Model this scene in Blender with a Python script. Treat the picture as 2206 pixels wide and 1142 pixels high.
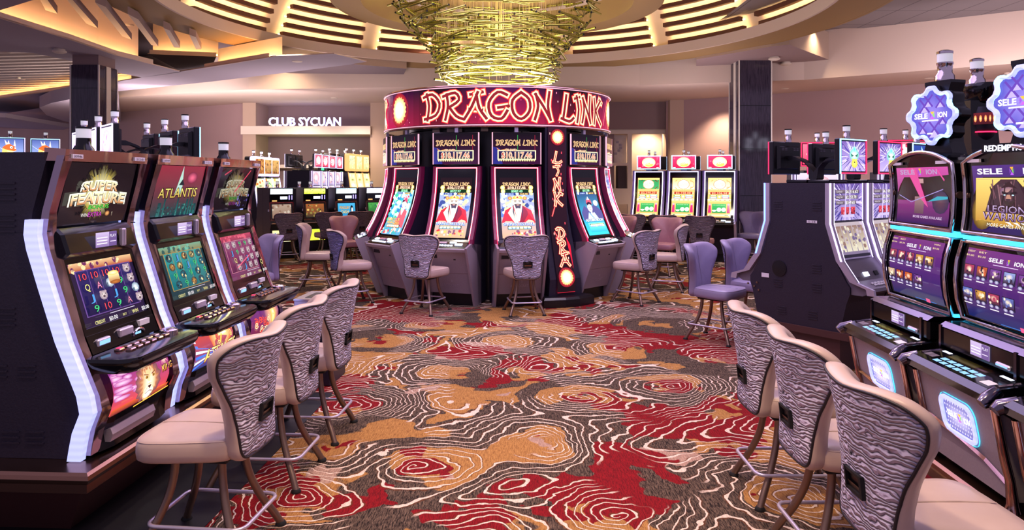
import bpy, bmesh, math, random
from mathutils import Vector, Matrix
random.seed(7)
PI = math.pi
SC = bpy.context.scene
COL = SC.collection
for _o in list(bpy.data.objects):
    bpy.data.objects.remove(_o)

# ------------------------------------------------------------------ camera
F = 1520.0                      # focal length in pixels of the 2206 x 1142 frame
CX, HY, CH = 1103.0, 385.0, 1.70  # principal column, horizon row, eye height
cam_d = bpy.data.cameras.new('camera')
cam = bpy.data.objects.new('camera', cam_d)
COL.objects.link(cam)
cam_d.sensor_fit = 'HORIZONTAL'
cam_d.sensor_width = 36.0
cam_d.lens = 36.0 * F / 2206.0
cam_d.shift_y = -(571.0 - HY) / 2206.0
cam_d.clip_start = 0.05
cam.location = (0, 0, CH)
cam.rotation_euler = (PI / 2, 0, 0)
SC.camera = cam

# ------------------------------------------------------------------ view and world
SC.view_settings.view_transform = 'Standard'
SC.view_settings.look = 'None'
SC.view_settings.gamma = 1.0
SC.view_settings.exposure = 0.56
SC.view_settings.use_curve_mapping = False
w = bpy.data.worlds.new('world')
SC.world = w
w.use_nodes = True
_bg = w.node_tree.nodes['Background']
_bg.inputs[0].default_value = (0.66, 0.54, 0.86, 1)
_bg.inputs[1].default_value = 0.34
SC.cycles.max_bounces = 6
SC.cycles.diffuse_bounces = 3
SC.cycles.glossy_bounces = 3
SC.cycles.transmission_bounces = 4
SC.cycles.sample_clamp_indirect = 4.0
SC.cycles.caustics_reflective = False
SC.cycles.caustics_refractive = False

# ------------------------------------------------------------------ ceiling lamps and added fill lights
def spot(x, y, z, power, col, size=95, blend=0.7, r=0.12):
    l = bpy.data.lights.new('downlight_lamp', 'SPOT')
    l.energy = power
    l.color = col
    l.spot_size = math.radians(size)
    l.spot_blend = blend
    l.shadow_soft_size = r
    o = bpy.data.objects.new('downlight_lamp', l)
    COL.objects.link(o)
    o.location = (x, y, z)
    return o

def area(x, y, z, sx, sy, power, col, rot=(0, 0, 0)):
    l = bpy.data.lights.new('fill_light', 'AREA')
    l.shape = 'RECTANGLE'
    l.size = sx
    l.size_y = sy
    l.energy = power
    l.color = col
    o = bpy.data.objects.new('fill_light', l)
    COL.objects.link(o)
    o.location = (x, y, z)
    o.rotation_euler = rot
    return o

WARM = (1.0, 0.72, 0.46)
NEUT = (1.0, 0.86, 0.74)
LAV = (0.66, 0.52, 1.0)
for _x, _y, _p, _c in [(-0.7, 2.2, 200, WARM), (0.8, 2.0, 200, WARM), (0.1, 4.3, 130, WARM),
                       (-1.2, 5.6, 90, NEUT), (1.3, 5.4, 90, NEUT), (-0.2, 7.4, 60, NEUT),
                       (2.3, 8.4, 100, NEUT), (-2.6, 8.2, 110, NEUT), (-4.0, 12.5, 160, NEUT), (3.4, 12.0, 160, NEUT)]:
    spot(_x, _y, 4.25, _p, _c)
# broad lavender fill lights added over the aisles for a purple wash
area(-1.0, 5.0, 4.3, 5.0, 5.0, 90, LAV)
area(0.8, 8.2, 4.3, 6.0, 4.0, 190, LAV)
# upward fill lights added above the banks and carousel drum to brighten the ceiling
for _x, _y, _z, _s, _p in [(-0.2, 11.3, 3.0, 2.0, 150), (-2.7, 4.4, 2.3, 1.6, 20), (3.0, 7.0, 2.3, 1.0, 60), (-4.5, 15.6, 1.9, 2.4, 60),
                           (3.7, 15.2, 2.4, 2.0, 30), (-9.0, 17.0, 2.4, 2.4, 60), (7.5, 12.0, 2.4, 1.8, 22)]:
    area(_x, _y, _z, _s, _s, _p, (1.0, 0.82, 0.86), (PI, 0, 0))

# unseen fill lights added to brighten the back walls
area(8.9, 11.2, 2.9, 4.0, 0.5, 120, (1.0, .80, .86), (math.radians(78), 0, math.radians(-32)))
area(-7.5, 16.6, 3.1, 5.0, 0.5, 110, (1.0, .80, .80), (math.radians(82), 0, math.radians(18)))

# ------------------------------------------------------------------ colour helpers
def lin1(c):
    return c / 12.92 if c <= 0.04045 else ((c + 0.055) / 1.055) ** 2.4

_lc = {}
def C(h, g=1.0):
    k = (h, g)
    if k not in _lc:
        s = h.lstrip('#')
        _lc[k] = tuple(lin1(int(s[i:i + 2], 16) / 255.0) * g for i in (0, 2, 4)) + (1.0,)
    return _lc[k]

def mix(a, b, t):
    return tuple(a[i] + (b[i] - a[i]) * t for i in range(3)) + (1.0,)

def px(u, v, z):
    """the point at height z that stands at photo position (u, v)"""
    y = (z - CH) * F / (HY - v)
    return ((u - CX) / F * y, y)

# ------------------------------------------------------------------ materials
MATS = {}
def mat(name, base='#808080', rough=0.5, metal=0.0, emit=None, es=0.0, spec=0.5, coat=0.0, sample=True):
    m = bpy.data.materials.new(name)
    m.use_nodes = True
    b = m.node_tree.nodes['Principled BSDF']
    b.inputs['Base Color'].default_value = C(base)
    b.inputs['Roughness'].default_value = rough
    b.inputs['Metallic'].default_value = metal
    b.inputs['Specular IOR Level'].default_value = spec
    b.inputs['Coat Weight'].default_value = coat
    if emit:
        b.inputs['Emission Color'].default_value = C(emit)
        b.inputs['Emission Strength'].default_value = es
        if not sample:
            m.cycles.emission_sampling = 'NONE'
    MATS[name] = m
    return m

class NT:
    """small helper to write node graphs"""
    def __init__(s, m):
        s.t = m.node_tree
        s.b = s.t.nodes['Principled BSDF']
    def n(s, typ, **kw):
        nd = s.t.nodes.new(typ)
        for k, v in kw.items():
            setattr(nd, k, v)
        return nd
    def l(s, a, b):
        s.t.links.new(a, b)
    def put(s, v, sock):
        if hasattr(v, 'is_output') or hasattr(v, 'links'):
            s.l(v, sock)
        else:
            sock.default_value = v
    def m(s, op, a, b=None, c=None, clamp=False):
        nd = s.n('ShaderNodeMath', operation=op)
        nd.use_clamp = clamp
        s.put(a, nd.inputs[0])
        if b is not None:
            s.put(b, nd.inputs[1])
        if c is not None:
            s.put(c, nd.inputs[2])
        return nd.outputs[0]
    def vm(s, op, a, b=None, scale=None):
        nd = s.n('ShaderNodeVectorMath', operation=op)
        s.put(a, nd.inputs[0])
        if b is not None:
            s.put(b, nd.inputs[1])
        if scale is not None:
            s.put(scale, nd.inputs['Scale'])
        return nd.outputs['Value'] if op in ('LENGTH', 'DOT_PRODUCT', 'DISTANCE') else nd.outputs[0]
    def mixc(s, f, a, b, blend='MIX'):
        nd = s.n('ShaderNodeMix', data_type='RGBA', blend_type=blend)
        s.put(f, nd.inputs[0])
        s.put(a, nd.inputs[6])
        s.put(b, nd.inputs[7])
        return nd.outputs[2]
    def noise(s, vec, scale, detail=2.0, rough=0.5, out=0):
        nd = s.n('ShaderNodeTexNoise')
        if vec is not None:
            s.l(vec, nd.inputs['Vector'])
        nd.inputs['Scale'].default_value = scale
        nd.inputs['Detail'].default_value = detail
        nd.inputs['Roughness'].default_value = rough
        return nd.outputs[out]
    def ss(s, x, a, b):
        nd = s.n('ShaderNodeMapRange', interpolation_type='SMOOTHSTEP')
        s.put(x, nd.inputs[0])
        nd.inputs[1].default_value = a
        nd.inputs[2].default_value = b
        return nd.outputs[0]
    def pos(s):
        return s.n('ShaderNodeNewGeometry').outputs['Position']
    def obj(s):
        return s.n('ShaderNodeTexCoord').outputs['Object']
    def bump(s, h, strength, dist):
        nd = s.n('ShaderNodeBump')
        nd.inputs['Strength'].default_value = strength
        nd.inputs['Distance'].default_value = dist
        s.l(h, nd.inputs['Height'])
        s.l(nd.outputs[0], s.b.inputs['Normal'])

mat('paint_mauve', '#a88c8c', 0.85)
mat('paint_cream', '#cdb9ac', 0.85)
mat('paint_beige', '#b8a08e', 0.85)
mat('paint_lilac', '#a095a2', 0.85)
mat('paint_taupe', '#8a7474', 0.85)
mat('paint_gold', '#8f7042', 0.7)
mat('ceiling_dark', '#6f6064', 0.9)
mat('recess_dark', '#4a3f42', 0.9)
mat('panel_cream', '#d9ccbd', 0.8)
mat('cabinet_dark', '#1b1626', 0.42)
mat('cabinet_black', '#0c0a10', 0.35)
mat('gloss_black', '#08070b', 0.12)
mat('rubber', '#0a090a', 0.7)
mat('plastic_grey', '#6d6470', 0.4)
mat('panel_grey', '#a2949e', 0.4, 0.2)
mat('silver', '#c4bacb', 0.34, 0.55)
mat('dark_chrome', '#6e6672', 0.16, 1.0)
mat('bezel_chrome', '#a694a0', 0.1, 1.0)
mat('chrome', '#d8ccd0', 0.12, 1.0)
mat('rose_chrome', '#b8938a', 0.14, 1.0)
mat('bronze', '#9a7360', 0.26, 1.0)
mat('leg_metal', '#8a7263', 0.36, 0.85)
mat('plinth_brown', '#4a2a28', 0.5)
mat('brass', '#a9a650', 0.26, 1.0)
mat('trim_violet_lit', '#7c6a9c', 0.35, 0.3)  # violet light from the frame is put into the trim colour
mat('rod_end', '#171008', 0.8)
mat('wire', '#b7a070', 0.4, 0.6)
mat('wood_dark', '#4c2a20', 0.45)
mat('piping', '#1c161c', 0.5)
mat('label_white', '#e6dfe6', 0.6)
mat('ink', '#15121a', 0.7)
mat('mirror_trim', '#e2dace', 0.35, 0.2)  # pale cream stands in for the bright reflection of the mirror strip
mat('glass_clear', '#e8e4ee', 0.08, 0.0, '#ffffff', 0.25)
mat('steel_top', '#c9c4cc', 0.25, 1.0)
mat('black_floor', '#15131a', 0.55)
def glow(name, col, es, sample=True, base='#101010'):
    return mat(name, base, 0.4, 0.0, col, es, sample=sample)
glow('led_white', '#a9b2ff', .9, base='#b8b8e0')
_t = NT(MATS['led_white'])
_s = _t.n('ShaderNodeSeparateXYZ')
_t.l(_t.obj(), _s.inputs[0])
_w = _t.m('SINE', _t.m('MULTIPLY', _s.outputs[2], 190.0))
_t.l(_t.m('ADD', 0.88, _t.m('MULTIPLY', _w, 0.07)), _t.b.inputs['Emission Strength'])
glow('led_red', '#ff1e46', 3.0)
glow('led_pinkcore', '#ffb0b8', 3.4)
mat('trim_red_lit', '#7a1c44', 0.3)  # red glow of the light frame is mixed into the trim colour
glow('led_lavender', '#d6c0ff', 2.6)
glow('led_violet', '#9a8cff', 2.2)
glow('led_teal', '#3cc4f4', 1.8)
glow('led_ice', '#8fd4ff', 2.2)
glow('led_blue', '#6f8cff', 2.6)
glow('led_green', '#38e08a', 1.4)
glow('led_amber', '#ffb46a', 1.0)
glow('led_cove', '#ffbe78', 44.0)
glow('led_slat', '#ffd08c', 26.0)
glow('lamp_face', '#fff0d8', 8.0)
glow('sign_white', '#e6e4ff', 3.2)
glow('key_white', '#dfe6ff', 1.6, False)
glow('key_blue', '#8cc4ff', 1.0, False)
glow('rim_pink', '#ffb0c8', 1.0, False)

def screen_mat(name, strength, rough=0.12):
    m = mat(name, '#050407', rough, spec=0.6)
    n = NT(m)
    a = n.n('ShaderNodeVertexColor', layer_name='pic')
    n.l(a.outputs[0], n.b.inputs['Emission Color'])
    n.b.inputs['Emission Strength'].default_value = strength
    m.cycles.emission_sampling = 'NONE'
    return m
screen_mat('screen', 0.9)
screen_mat('screen_bright', 1.25)
screen_mat('screen_dim', 0.6)
for _n in ('screen', 'screen_bright', 'screen_dim'):
    MATS[_n].node_tree.nodes['Principled BSDF'].inputs['Specular IOR Level'].default_value = 0.3

def tint_noise(name, base, c2, scale, rough, fac=0.5, metal=0.0, bump=0.0, stretch=(1, 1, 1)):
    m = mat(name, base, rough, metal)
    n = NT(m)
    v = n.vm('MULTIPLY', n.obj(), stretch)
    f = n.noise(v, scale, 4, 0.6)
    f2 = n.ss(f, 0.5 - fac / 2, 0.5 + fac / 2)
    n.l(n.mixc(f2, C(base), C(c2)), n.b.inputs['Base Color'])
    if bump:
        n.bump(f, bump, 0.01)
    return m
for _n in ('rose_chrome', 'bezel_chrome'):
    _t = NT(MATS[_n])
    _t.bump(_t.noise(_t.vm('MULTIPLY', _t.obj(), (7, 7, 3)), 1.0, 1), 0.35, 0.03)
tint_noise('vinyl', '#bfa699', '#cbb3a6', 5, 0.36, 0.8)
tint_noise('vinyl_pink', '#b5838a', '#c08f94', 5, 0.4, 0.8)
tint_noise('vinyl_violet_lit', '#8a7f9c', '#9488a6', 5, 0.42, 0.8)  # purple light is mixed into this copy of the stool vinyl
tint_noise('slat_wood', '#4a271c', '#6a3a28', 6, 0.5, 0.8, stretch=(1, 1, 6))
tint_noise('stone_dark', '#1d1826', '#4d4456', 7, 0.07, 0.9, stretch=(9, 9, 0.7))
tint_noise('cabinet_speckle', '#1d1728', '#262032', 90, 0.45, 0.8, bump=0.15)
tint_noise('panel_speckle', '#9a8c96', '#a6989f', 120, 0.5, 0.8)

# wavy quilted back fabric
def fabric(name, lo, hi):
    m = mat(name, hi, 0.8)
    n = NT(m)
    co = n.obj()
    wob = n.noise(n.vm('MULTIPLY', co, (11, 11, 20)), 1.0, 2, 0.5)
    sp = n.n('ShaderNodeSeparateXYZ')
    n.l(co, sp.inputs[0])
    ph = n.m('ADD', n.m('MULTIPLY', sp.outputs[2], 62.0), n.m('MULTIPLY', wob, 4.6))
    tri = n.m('ABSOLUTE', n.m('SUBTRACT', n.m('FRACT', ph), 0.5))
    h = n.m('MULTIPLY', tri, 2.0)
    sh = n.ss(h, 0.0, 0.42)
    big = n.noise(co, 6, 2)
    f = n.m('MULTIPLY', sh, n.m('ADD', 0.66, n.m('MULTIPLY', big, 0.6)), clamp=True)
    n.l(n.mixc(f, C(lo), C(hi)), n.b.inputs['Base Color'])
    n.bump(h, 1.0, 0.012)
    n.b.inputs['Sheen Weight'].default_value = 0.2
fabric('fabric_wave', '#40364e', '#d8cde4')
fabric('fabric_plum', '#2e2430', '#8b7885')
fabric('fabric_indigo_lit', '#2b2860', '#8a86c4')  # indigo light is put into this copy of the wavy fabric

# brushed bronze nose of the plinths is 'bronze'; floor carpet
def carpet():
    m = mat('carpet', '#5a4a40', 0.95, spec=0.15)
    n = NT(m)
    P = n.pos()
    wv = n.n('ShaderNodeTexNoise')
    n.l(P, wv.inputs['Vector'])
    wv.inputs['Scale'].default_value = 1.25
    wv.inputs['Detail'].default_value = 3.5
    wv.inputs['Roughness'].default_value = 0.55
    warp = n.vm('SUBTRACT', wv.outputs['Color'], (0.5, 0.5, 0.5))
    wf = n.n('ShaderNodeTexNoise')
    n.l(P, wf.inputs['Vector'])
    wf.inputs['Scale'].default_value = 11.0
    wf.inputs['Detail'].default_value = 2.0
    Pw = n.vm('ADD', P, n.vm('ADD', n.vm('SCALE', warp, scale=0.55), n.vm('SCALE', n.vm('SUBTRACT', wf.outputs['Color'], (0.5, 0.5, 0.5)), scale=0.055)))
    flat = n.vm('MULTIPLY', Pw, (1, 1, 0))
    cs = [(1171, 954), (961, 800), (635, 1059), (1106, 731), (936, 697), (1430, 700), (1423, 832), (1345, 752),
          (744, 872), (1736, 1075), (1560, 770), (1330, 1100), (900, 1010), (1250, 860), (800, 735), (1000, 1180)]
    E = None
    TH = None
    for i, (u, v) in enumerate(cs):
        x, y = px(u, v, 0.0)
        d = n.vm('SUBTRACT', flat, (x, y, 0))
        L = n.vm('LENGTH', d)
        e = n.m('POWER', 2.718, n.m('MULTIPLY', L, -1 / 0.09))
        E = e if E is None else n.m('ADD', E, e)
        s = n.n('ShaderNodeSeparateXYZ')
        n.l(d, s.inputs[0])
        t = n.m('MULTIPLY', n.m('ARCTAN2', s.outputs[1], s.outputs[0]), (1 if i % 3 else -1) / (2 * PI))
        TH = t if TH is None else n.m('ADD', TH, t)
    E = n.m('ADD', E, 1e-6)
    sm = n.m('MULTIPLY', n.m('LOGARITHM', E, 2.718), -0.09 / 0.052)
    big = n.noise(Pw, 0.62, 2.0, 0.5)
    med = n.noise(Pw, 2.0, 1.0, 0.5)
    ph = n.m('ADD', n.m('ADD', sm, TH), n.m('ADD', n.m('MULTIPLY', big, 12.0), n.m('MULTIPLY', med, 2.5)))
    f = n.m('FRACT', ph)
    wd = n.m('ADD', 0.07, n.m('MULTIPLY', n.noise(P, 1.3, 1.0), 0.22))
    line = n.m('LESS_THAN', f, wd)
    edge = n.m('LESS_THAN', f, n.m('ADD', wd, 0.10))
    grp = n.ss(n.noise(Pw, 0.95, 1.0), 0.40, 0.43)
    line = n.m('MULTIPLY', line, grp)
    edge = n.m('MULTIPLY', edge, grp)
    # streaky weave
    sv = n.vm('MULTIPLY', P, (150, 14, 1))
    st = n.noise(sv, 1.0, 2.0, 0.7)
    st2 = n.noise(n.vm('MULTIPLY', P, (420, 40, 1)), 1.0, 1.0, 0.6)
    stf = n.m('ADD', n.m('MULTIPLY', st, 0.7), n.m('MULTIPLY', st2, 0.5))
    gr = n.mixc(n.ss(stf, 0.46, 0.80), C('#110a0a'), C('#75604f'))
    gold = n.mixc(n.ss(stf, 0.35, 0.8), C('#744a24'), C('#b5844a'))
    tan = n.mixc(n.ss(stf, 0.35, 0.8), C('#80645a'), C('#b8967f'))
    red = n.mixc(n.ss(stf, 0.35, 0.8), C('#4a080e'), C('#8c1219'))
    # bands between the lines take different yarns
    fl = n.m('FLOOR', n.m('MULTIPLY', n.m('SUBTRACT', ph, TH), 0.30))
    wn = n.n('ShaderNodeTexWhiteNoise', noise_dimensions='1D')
    n.l(fl, wn.inputs['W'])
    n1 = n.noise(Pw, 0.85, 3.0, 0.55)
    n2 = n.noise(n.vm('ADD', Pw, (31.0, 7.0, 0)), 0.8, 4.0, 0.62)
    n3 = n.noise(n.vm('ADD', Pw, (11.0, 57.0, 0)), 1.1, 3.0, 0.6)
    g1 = n.m('ADD', n1, n.m('MULTIPLY', n.m('SUBTRACT', wn.outputs[0], 0.5), 0.24))
    wn2 = n.n('ShaderNodeTexWhiteNoise', noise_dimensions='1D')
    n.l(n.m('ADD', fl, 77.3), wn2.inputs['W'])
    n2 = n.m('ADD', n2, n.m('MULTIPLY', n.m('SUBTRACT', wn2.outputs[0], 0.5), 0.10))
    c = n.mixc(n.ss(g1, 0.530, 0.538), gr, gold)
    c = n.mixc(n.ss(n3, 0.63, 0.635), c, tan)
    c = n.mixc(n.ss(n2, 0.525, 0.530), c, red)
    c = n.mixc(n.m('MULTIPLY', edge, 0.75), c, C('#5c341c'))
    c = n.mixc(n.m('MULTIPLY', line, 0.96), c, n.mixc(n.ss(stf, 0.3, 0.8), C('#b59c88'), C('#ead7c1')))
    n.l(c, n.b.inputs['Base Color'])
    n.bump(stf, 0.35, 0.006)
carpet()

def tile_ceiling():
    m = mat('ceiling_tile', '#7a7275', 0.9)
    n = NT(m)
    sp = n.n('ShaderNodeSeparateXYZ')
    n.l(n.pos(), sp.inputs[0])
    fx = n.m('FRACT', n.m('MULTIPLY', sp.outputs[0], 1 / 0.61))
    fy = n.m('FRACT', n.m('MULTIPLY', sp.outputs[1], 1 / 1.22))
    g = n.m('MAXIMUM', n.m('LESS_THAN', fx, 0.03), n.m('LESS_THAN', fy, 0.015))
    n.l(n.mixc(g, C('#7a7275'), C('#453d42')), n.b.inputs['Base Color'])
tile_ceiling()

# ------------------------------------------------------------------ objects
def link(name, me, parent=None):
    o = bpy.data.objects.new(name, me)
    COL.objects.link(o)
    if parent is not None:
        o.parent = parent
    return o

def empty(name, loc=(0, 0, 0), rz=0.0):
    o = bpy.data.objects.new(name, None)
    o.empty_display_size = 0.1
    COL.objects.link(o)
    o.location = loc
    o.rotation_euler = (0, 0, rz)
    return o

def tag(o, label=None, cat=None, group=None, kind=None):
    for k, v in (('label', label), ('category', cat), ('group', group), ('kind', kind)):
        if v:
            o[k] = v
    return o

_kids = {}
def copy_tree(o, parent=None):
    c = o.copy()
    COL.objects.link(c)
    if parent is not None:
        c.parent = parent
    for ch in [k for k in bpy.data.objects if k.parent == o]:
        copy_tree(ch, c)
    return c

class MB:
    """collects faces and links them as one mesh object"""
    def __init__(s, M=None):
        s.v, s.f, s.mi, s.col, s.mn = [], [], [], [], []
        s.M = M
        s.cur = None
    def m(s, name):
        if name not in s.mn:
            s.mn.append(name)
        s.cur = s.mn.index(name)
        return s
    def P(s, p):
        p = Vector(p)
        s.v.append(s.M @ p if s.M is not None else p)
        return len(s.v) - 1
    def face(s, idx, col=None):
        s.f.append(tuple(idx))
        s.mi.append(s.cur or 0)
        s.col.append(col)
    def poly(s, pts, col=None):
        s.face([s.P(p) for p in pts], col)
    def box(s, x0, x1, y0, y1, z0, z1, r=0.0):
        if r <= 0:
            q = [s.P((x, y, z)) for z in (z0, z1) for y in (y0, y1) for x in (x0, x1)]
            for a in ((0, 2, 3, 1), (4, 5, 7, 6), (0, 1, 5, 4), (2, 6, 7, 3), (0, 4, 6, 2), (1, 3, 7, 5)):
                s.face([q[i] for i in a])
            return s
        r = min(r, (x1 - x0) / 2.01, (y1 - y0) / 2.01, (z1 - z0) / 2.01)
        X, Y, Z = (x0, x1), (y0, y1), (z0, z1)
        q = {}
        for i in (0, 1):
            for j in (0, 1):
                for k in (0, 1):
                    dx, dy, dz = (r if i == 0 else -r), (r if j == 0 else -r), (r if k == 0 else -r)
                    q[i, j, k, 0] = s.P((X[i], Y[j] + dy, Z[k] + dz))
                    q[i, j, k, 1] = s.P((X[i] + dx, Y[j], Z[k] + dz))
                    q[i, j, k, 2] = s.P((X[i] + dx, Y[j] + dy, Z[k]))
        for a in (0, 1):
            o = [(0, 0), (1, 0), (1, 1), (0, 1)]
            fx = [q[a, j, k, 0] for j, k in o]
            fy = [q[i, a, k, 1] for i, k in o]
            fz = [q[i, j, a, 2] for i, j in o]
            s.face(fx if a else fx[::-1])
            s.face(fy[::-1] if a else fy)
            s.face(fz if a else fz[::-1])
        for j in (0, 1):
            for k in (0, 1):
                s.face([q[0, j, k, 1], q[1, j, k, 1], q[1, j, k, 2], q[0, j, k, 2]])
                s.face([q[j, 0, k, 0], q[j, 1, k, 0], q[j, 1, k, 2], q[j, 0, k, 2]])
                s.face([q[j, k, 0, 0], q[j, k, 1, 0], q[j, k, 1, 1], q[j, k, 0, 1]])
        for i in (0, 1):
            for j in (0, 1):
                for k in (0, 1):
                    s.face([q[i, j, k, t] for t in (0, 1, 2)])
        return s
    def prism(s, pts, axis, lo, hi, cap=True):
        """extrude a 2D outline along an axis: 'x' takes (y,z), 'y' takes (x,z), 'z' takes (x,y)"""
        def mk(p, t):
            return (t, p[0], p[1]) if axis == 'x' else ((p[0], t, p[1]) if axis == 'y' else (p[0], p[1], t))
        a = [s.P(mk(p, lo)) for p in pts]
        b = [s.P(mk(p, hi)) for p in pts]
        n = len(pts)
        for i in range(n):
            j = (i + 1) % n
            s.face([a[i], a[j], b[j], b[i]])
        if cap:
            s.face(a[::-1])
            s.face(b)
        return s
    def tube(s, path, r, n=8, closed=False, cap=True):
        path = [Vector(p) for p in path]
        N = len(path)
        rr = r if isinstance(r, (list, tuple)) else [r] * N
        rings = []
        prev = None
        for i, p in enumerate(path):
            a = path[(i - 1) % N] if (closed or i > 0) else p
            b = path[(i + 1) % N] if (closed or i < N - 1) else p
            t = (b - a).normalized()
            if prev is None:
                ref = Vector((0, 0, 1)) if abs(t.z) < 0.9 else Vector((1, 0, 0))
                u = t.cross(ref).normalized()
            else:
                u = (prev - t * prev.dot(t))
                u = u.normalized() if u.length > 1e-6 else t.orthogonal().normalized()
            prev = u
            wv = t.cross(u)
            rings.append([s.P(p + (u * math.cos(2 * PI * k / n) + wv * math.sin(2 * PI * k / n)) * rr[i]) for k in range(n)])
        for i in range(N if closed else N - 1):
            A, B = rings[i], rings[(i + 1) % N]
            for k in range(n):
                s.face([A[k], A[(k + 1) % n], B[(k + 1) % n], B[k]])
        if cap and not closed:
            s.face(rings[0][::-1])
            s.face(rings[-1])
        return s
    def lathe(s, prof, c=(0, 0, 0), n=16, cap=True):
        rings = [[s.P((c[0] + r * math.cos(2 * PI * k / n), c[1] + r * math.sin(2 * PI * k / n), c[2] + z)) for k in range(n)] for r, z in prof]
        for A, B in zip(rings, rings[1:]):
            for k in range(n):
                s.face([A[k], A[(k + 1) % n], B[(k + 1) % n], B[k]])
        if cap:
            s.face(rings[0][::-1])
            s.face(rings[-1])
        return s
    def loft(s, rings, closed=True, cap=True):
        R = [[s.P(p) for p in r] for r in rings]
        for A, B in zip(R, R[1:]):
            n = len(A)
            for k in range(n if closed else n - 1):
                s.face([A[k], A[(k + 1) % n], B[(k + 1) % n], B[k]])
        if cap:
            s.face(R[0][::-1])
            s.face(R[-1])
        return s
    def build(s, name, parent=None, smooth=None):
        me = bpy.data.meshes.new(name)
        me.from_pydata([tuple(p) for p in s.v], [], s.f)
        for nm in s.mn:
            me.materials.append(MATS[nm])
        me.polygons.foreach_set('material_index', s.mi)
        if any(c is not None for c in s.col):
            at = me.color_attributes.new('pic', 'FLOAT_COLOR', 'CORNER')
            buf = []
            for f, c in zip(s.f, s.col):
                if c is None:
                    c = (0, 0, 0, 1)
                if isinstance(c[0], (tuple, list)):
                    for k in range(len(f)):
                        buf.extend(c[k])
                else:
                    for k in range(len(f)):
                        buf.extend(c)
            at.data.foreach_set('color', buf)
        if smooth is None:
            me.update()
        else:
            me.shade_smooth()
            if smooth < 179:
                me.set_sharp_from_angle(angle=math.radians(smooth))
        bm = bmesh.new()
        bm.from_mesh(me)
        bmesh.ops.recalc_face_normals(bm, faces=bm.faces) if not any(c is not None for c in s.col) else None
        bm.to_mesh(me)
        bm.free()
        return link(name, me, parent)

def rrect(x0, x1, y0, y1, r, n=5):
    pts = []
    for cx, cy, a0 in ((x1 - r, y1 - r, 0), (x0 + r, y1 - r, 90), (x0 + r, y0 + r, 180), (x1 - r, y0 + r, 270)):
        for i in range(n + 1):
            a = math.radians(a0 + 90 * i / n)
            pts.append((cx + r * math.cos(a), cy + r * math.sin(a)))
    return pts

def catmull(pts, per=6, closed=False):
    out = []
    N = len(pts)
    rng = N if closed else N - 1
    for i in range(rng):
        p0 = Vector(pts[(i - 1) % N] if closed or i > 0 else pts[i])
        p1, p2 = Vector(pts[i]), Vector(pts[(i + 1) % N])
        p3 = Vector(pts[(i + 2) % N] if closed or i < N - 2 else pts[i + 1])
        for k in range(per):
            t = k / per
            out.append(0.5 * ((2 * p1) + (p2 - p0) * t + (2 * p0 - 5 * p1 + 4 * p2 - p3) * t * t + (3 * p1 - p0 - 3 * p2 + p3) * t ** 3))
    if not closed:
        out.append(Vector(pts[-1]))
    return out

def interp(tab, t):
    if t <= tab[0][0]:
        return tab[0][1]
    for (a, x), (b, y) in zip(tab, tab[1:]):
        if t <= b:
            return x + (y - x) * (t - a) / (b - a)
    return tab[-1][1]

# ------------------------------------------------------------------ lettering and screen pictures
_tx = {}
def glyphs(s, off=0.0, shear=0.0):
    """outline of a word as flat polygons: (points, faces, width, height)"""
    k = (s, off, shear)
    if k in _tx:
        return _tx[k]
    cu = bpy.data.curves.new('lettering', 'FONT')
    cu.body = s
    cu.size = 1.0
    cu.offset = off
    cu.shear = shear
    cu.resolution_u = 2
    ob = bpy.data.objects.new('lettering', cu)
    COL.objects.link(ob)
    dg = bpy.context.evaluated_depsgraph_get()
    dg.update()
    me = ob.evaluated_get(dg).to_mesh()
    vs = [(v.co.x, v.co.y) for v in me.vertices]
    fs = [tuple(p.vertices) for p in me.polygons]
    ob.evaluated_get(dg).to_mesh_clear()
    bpy.data.objects.remove(ob)
    bpy.data.curves.remove(cu)
    xs = [p[0] for p in vs] or [0]
    ys = [p[1] for p in vs] or [0]
    _tx[k] = (vs, fs, min(xs), max(xs), min(ys), max(ys))
    return _tx[k]

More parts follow.
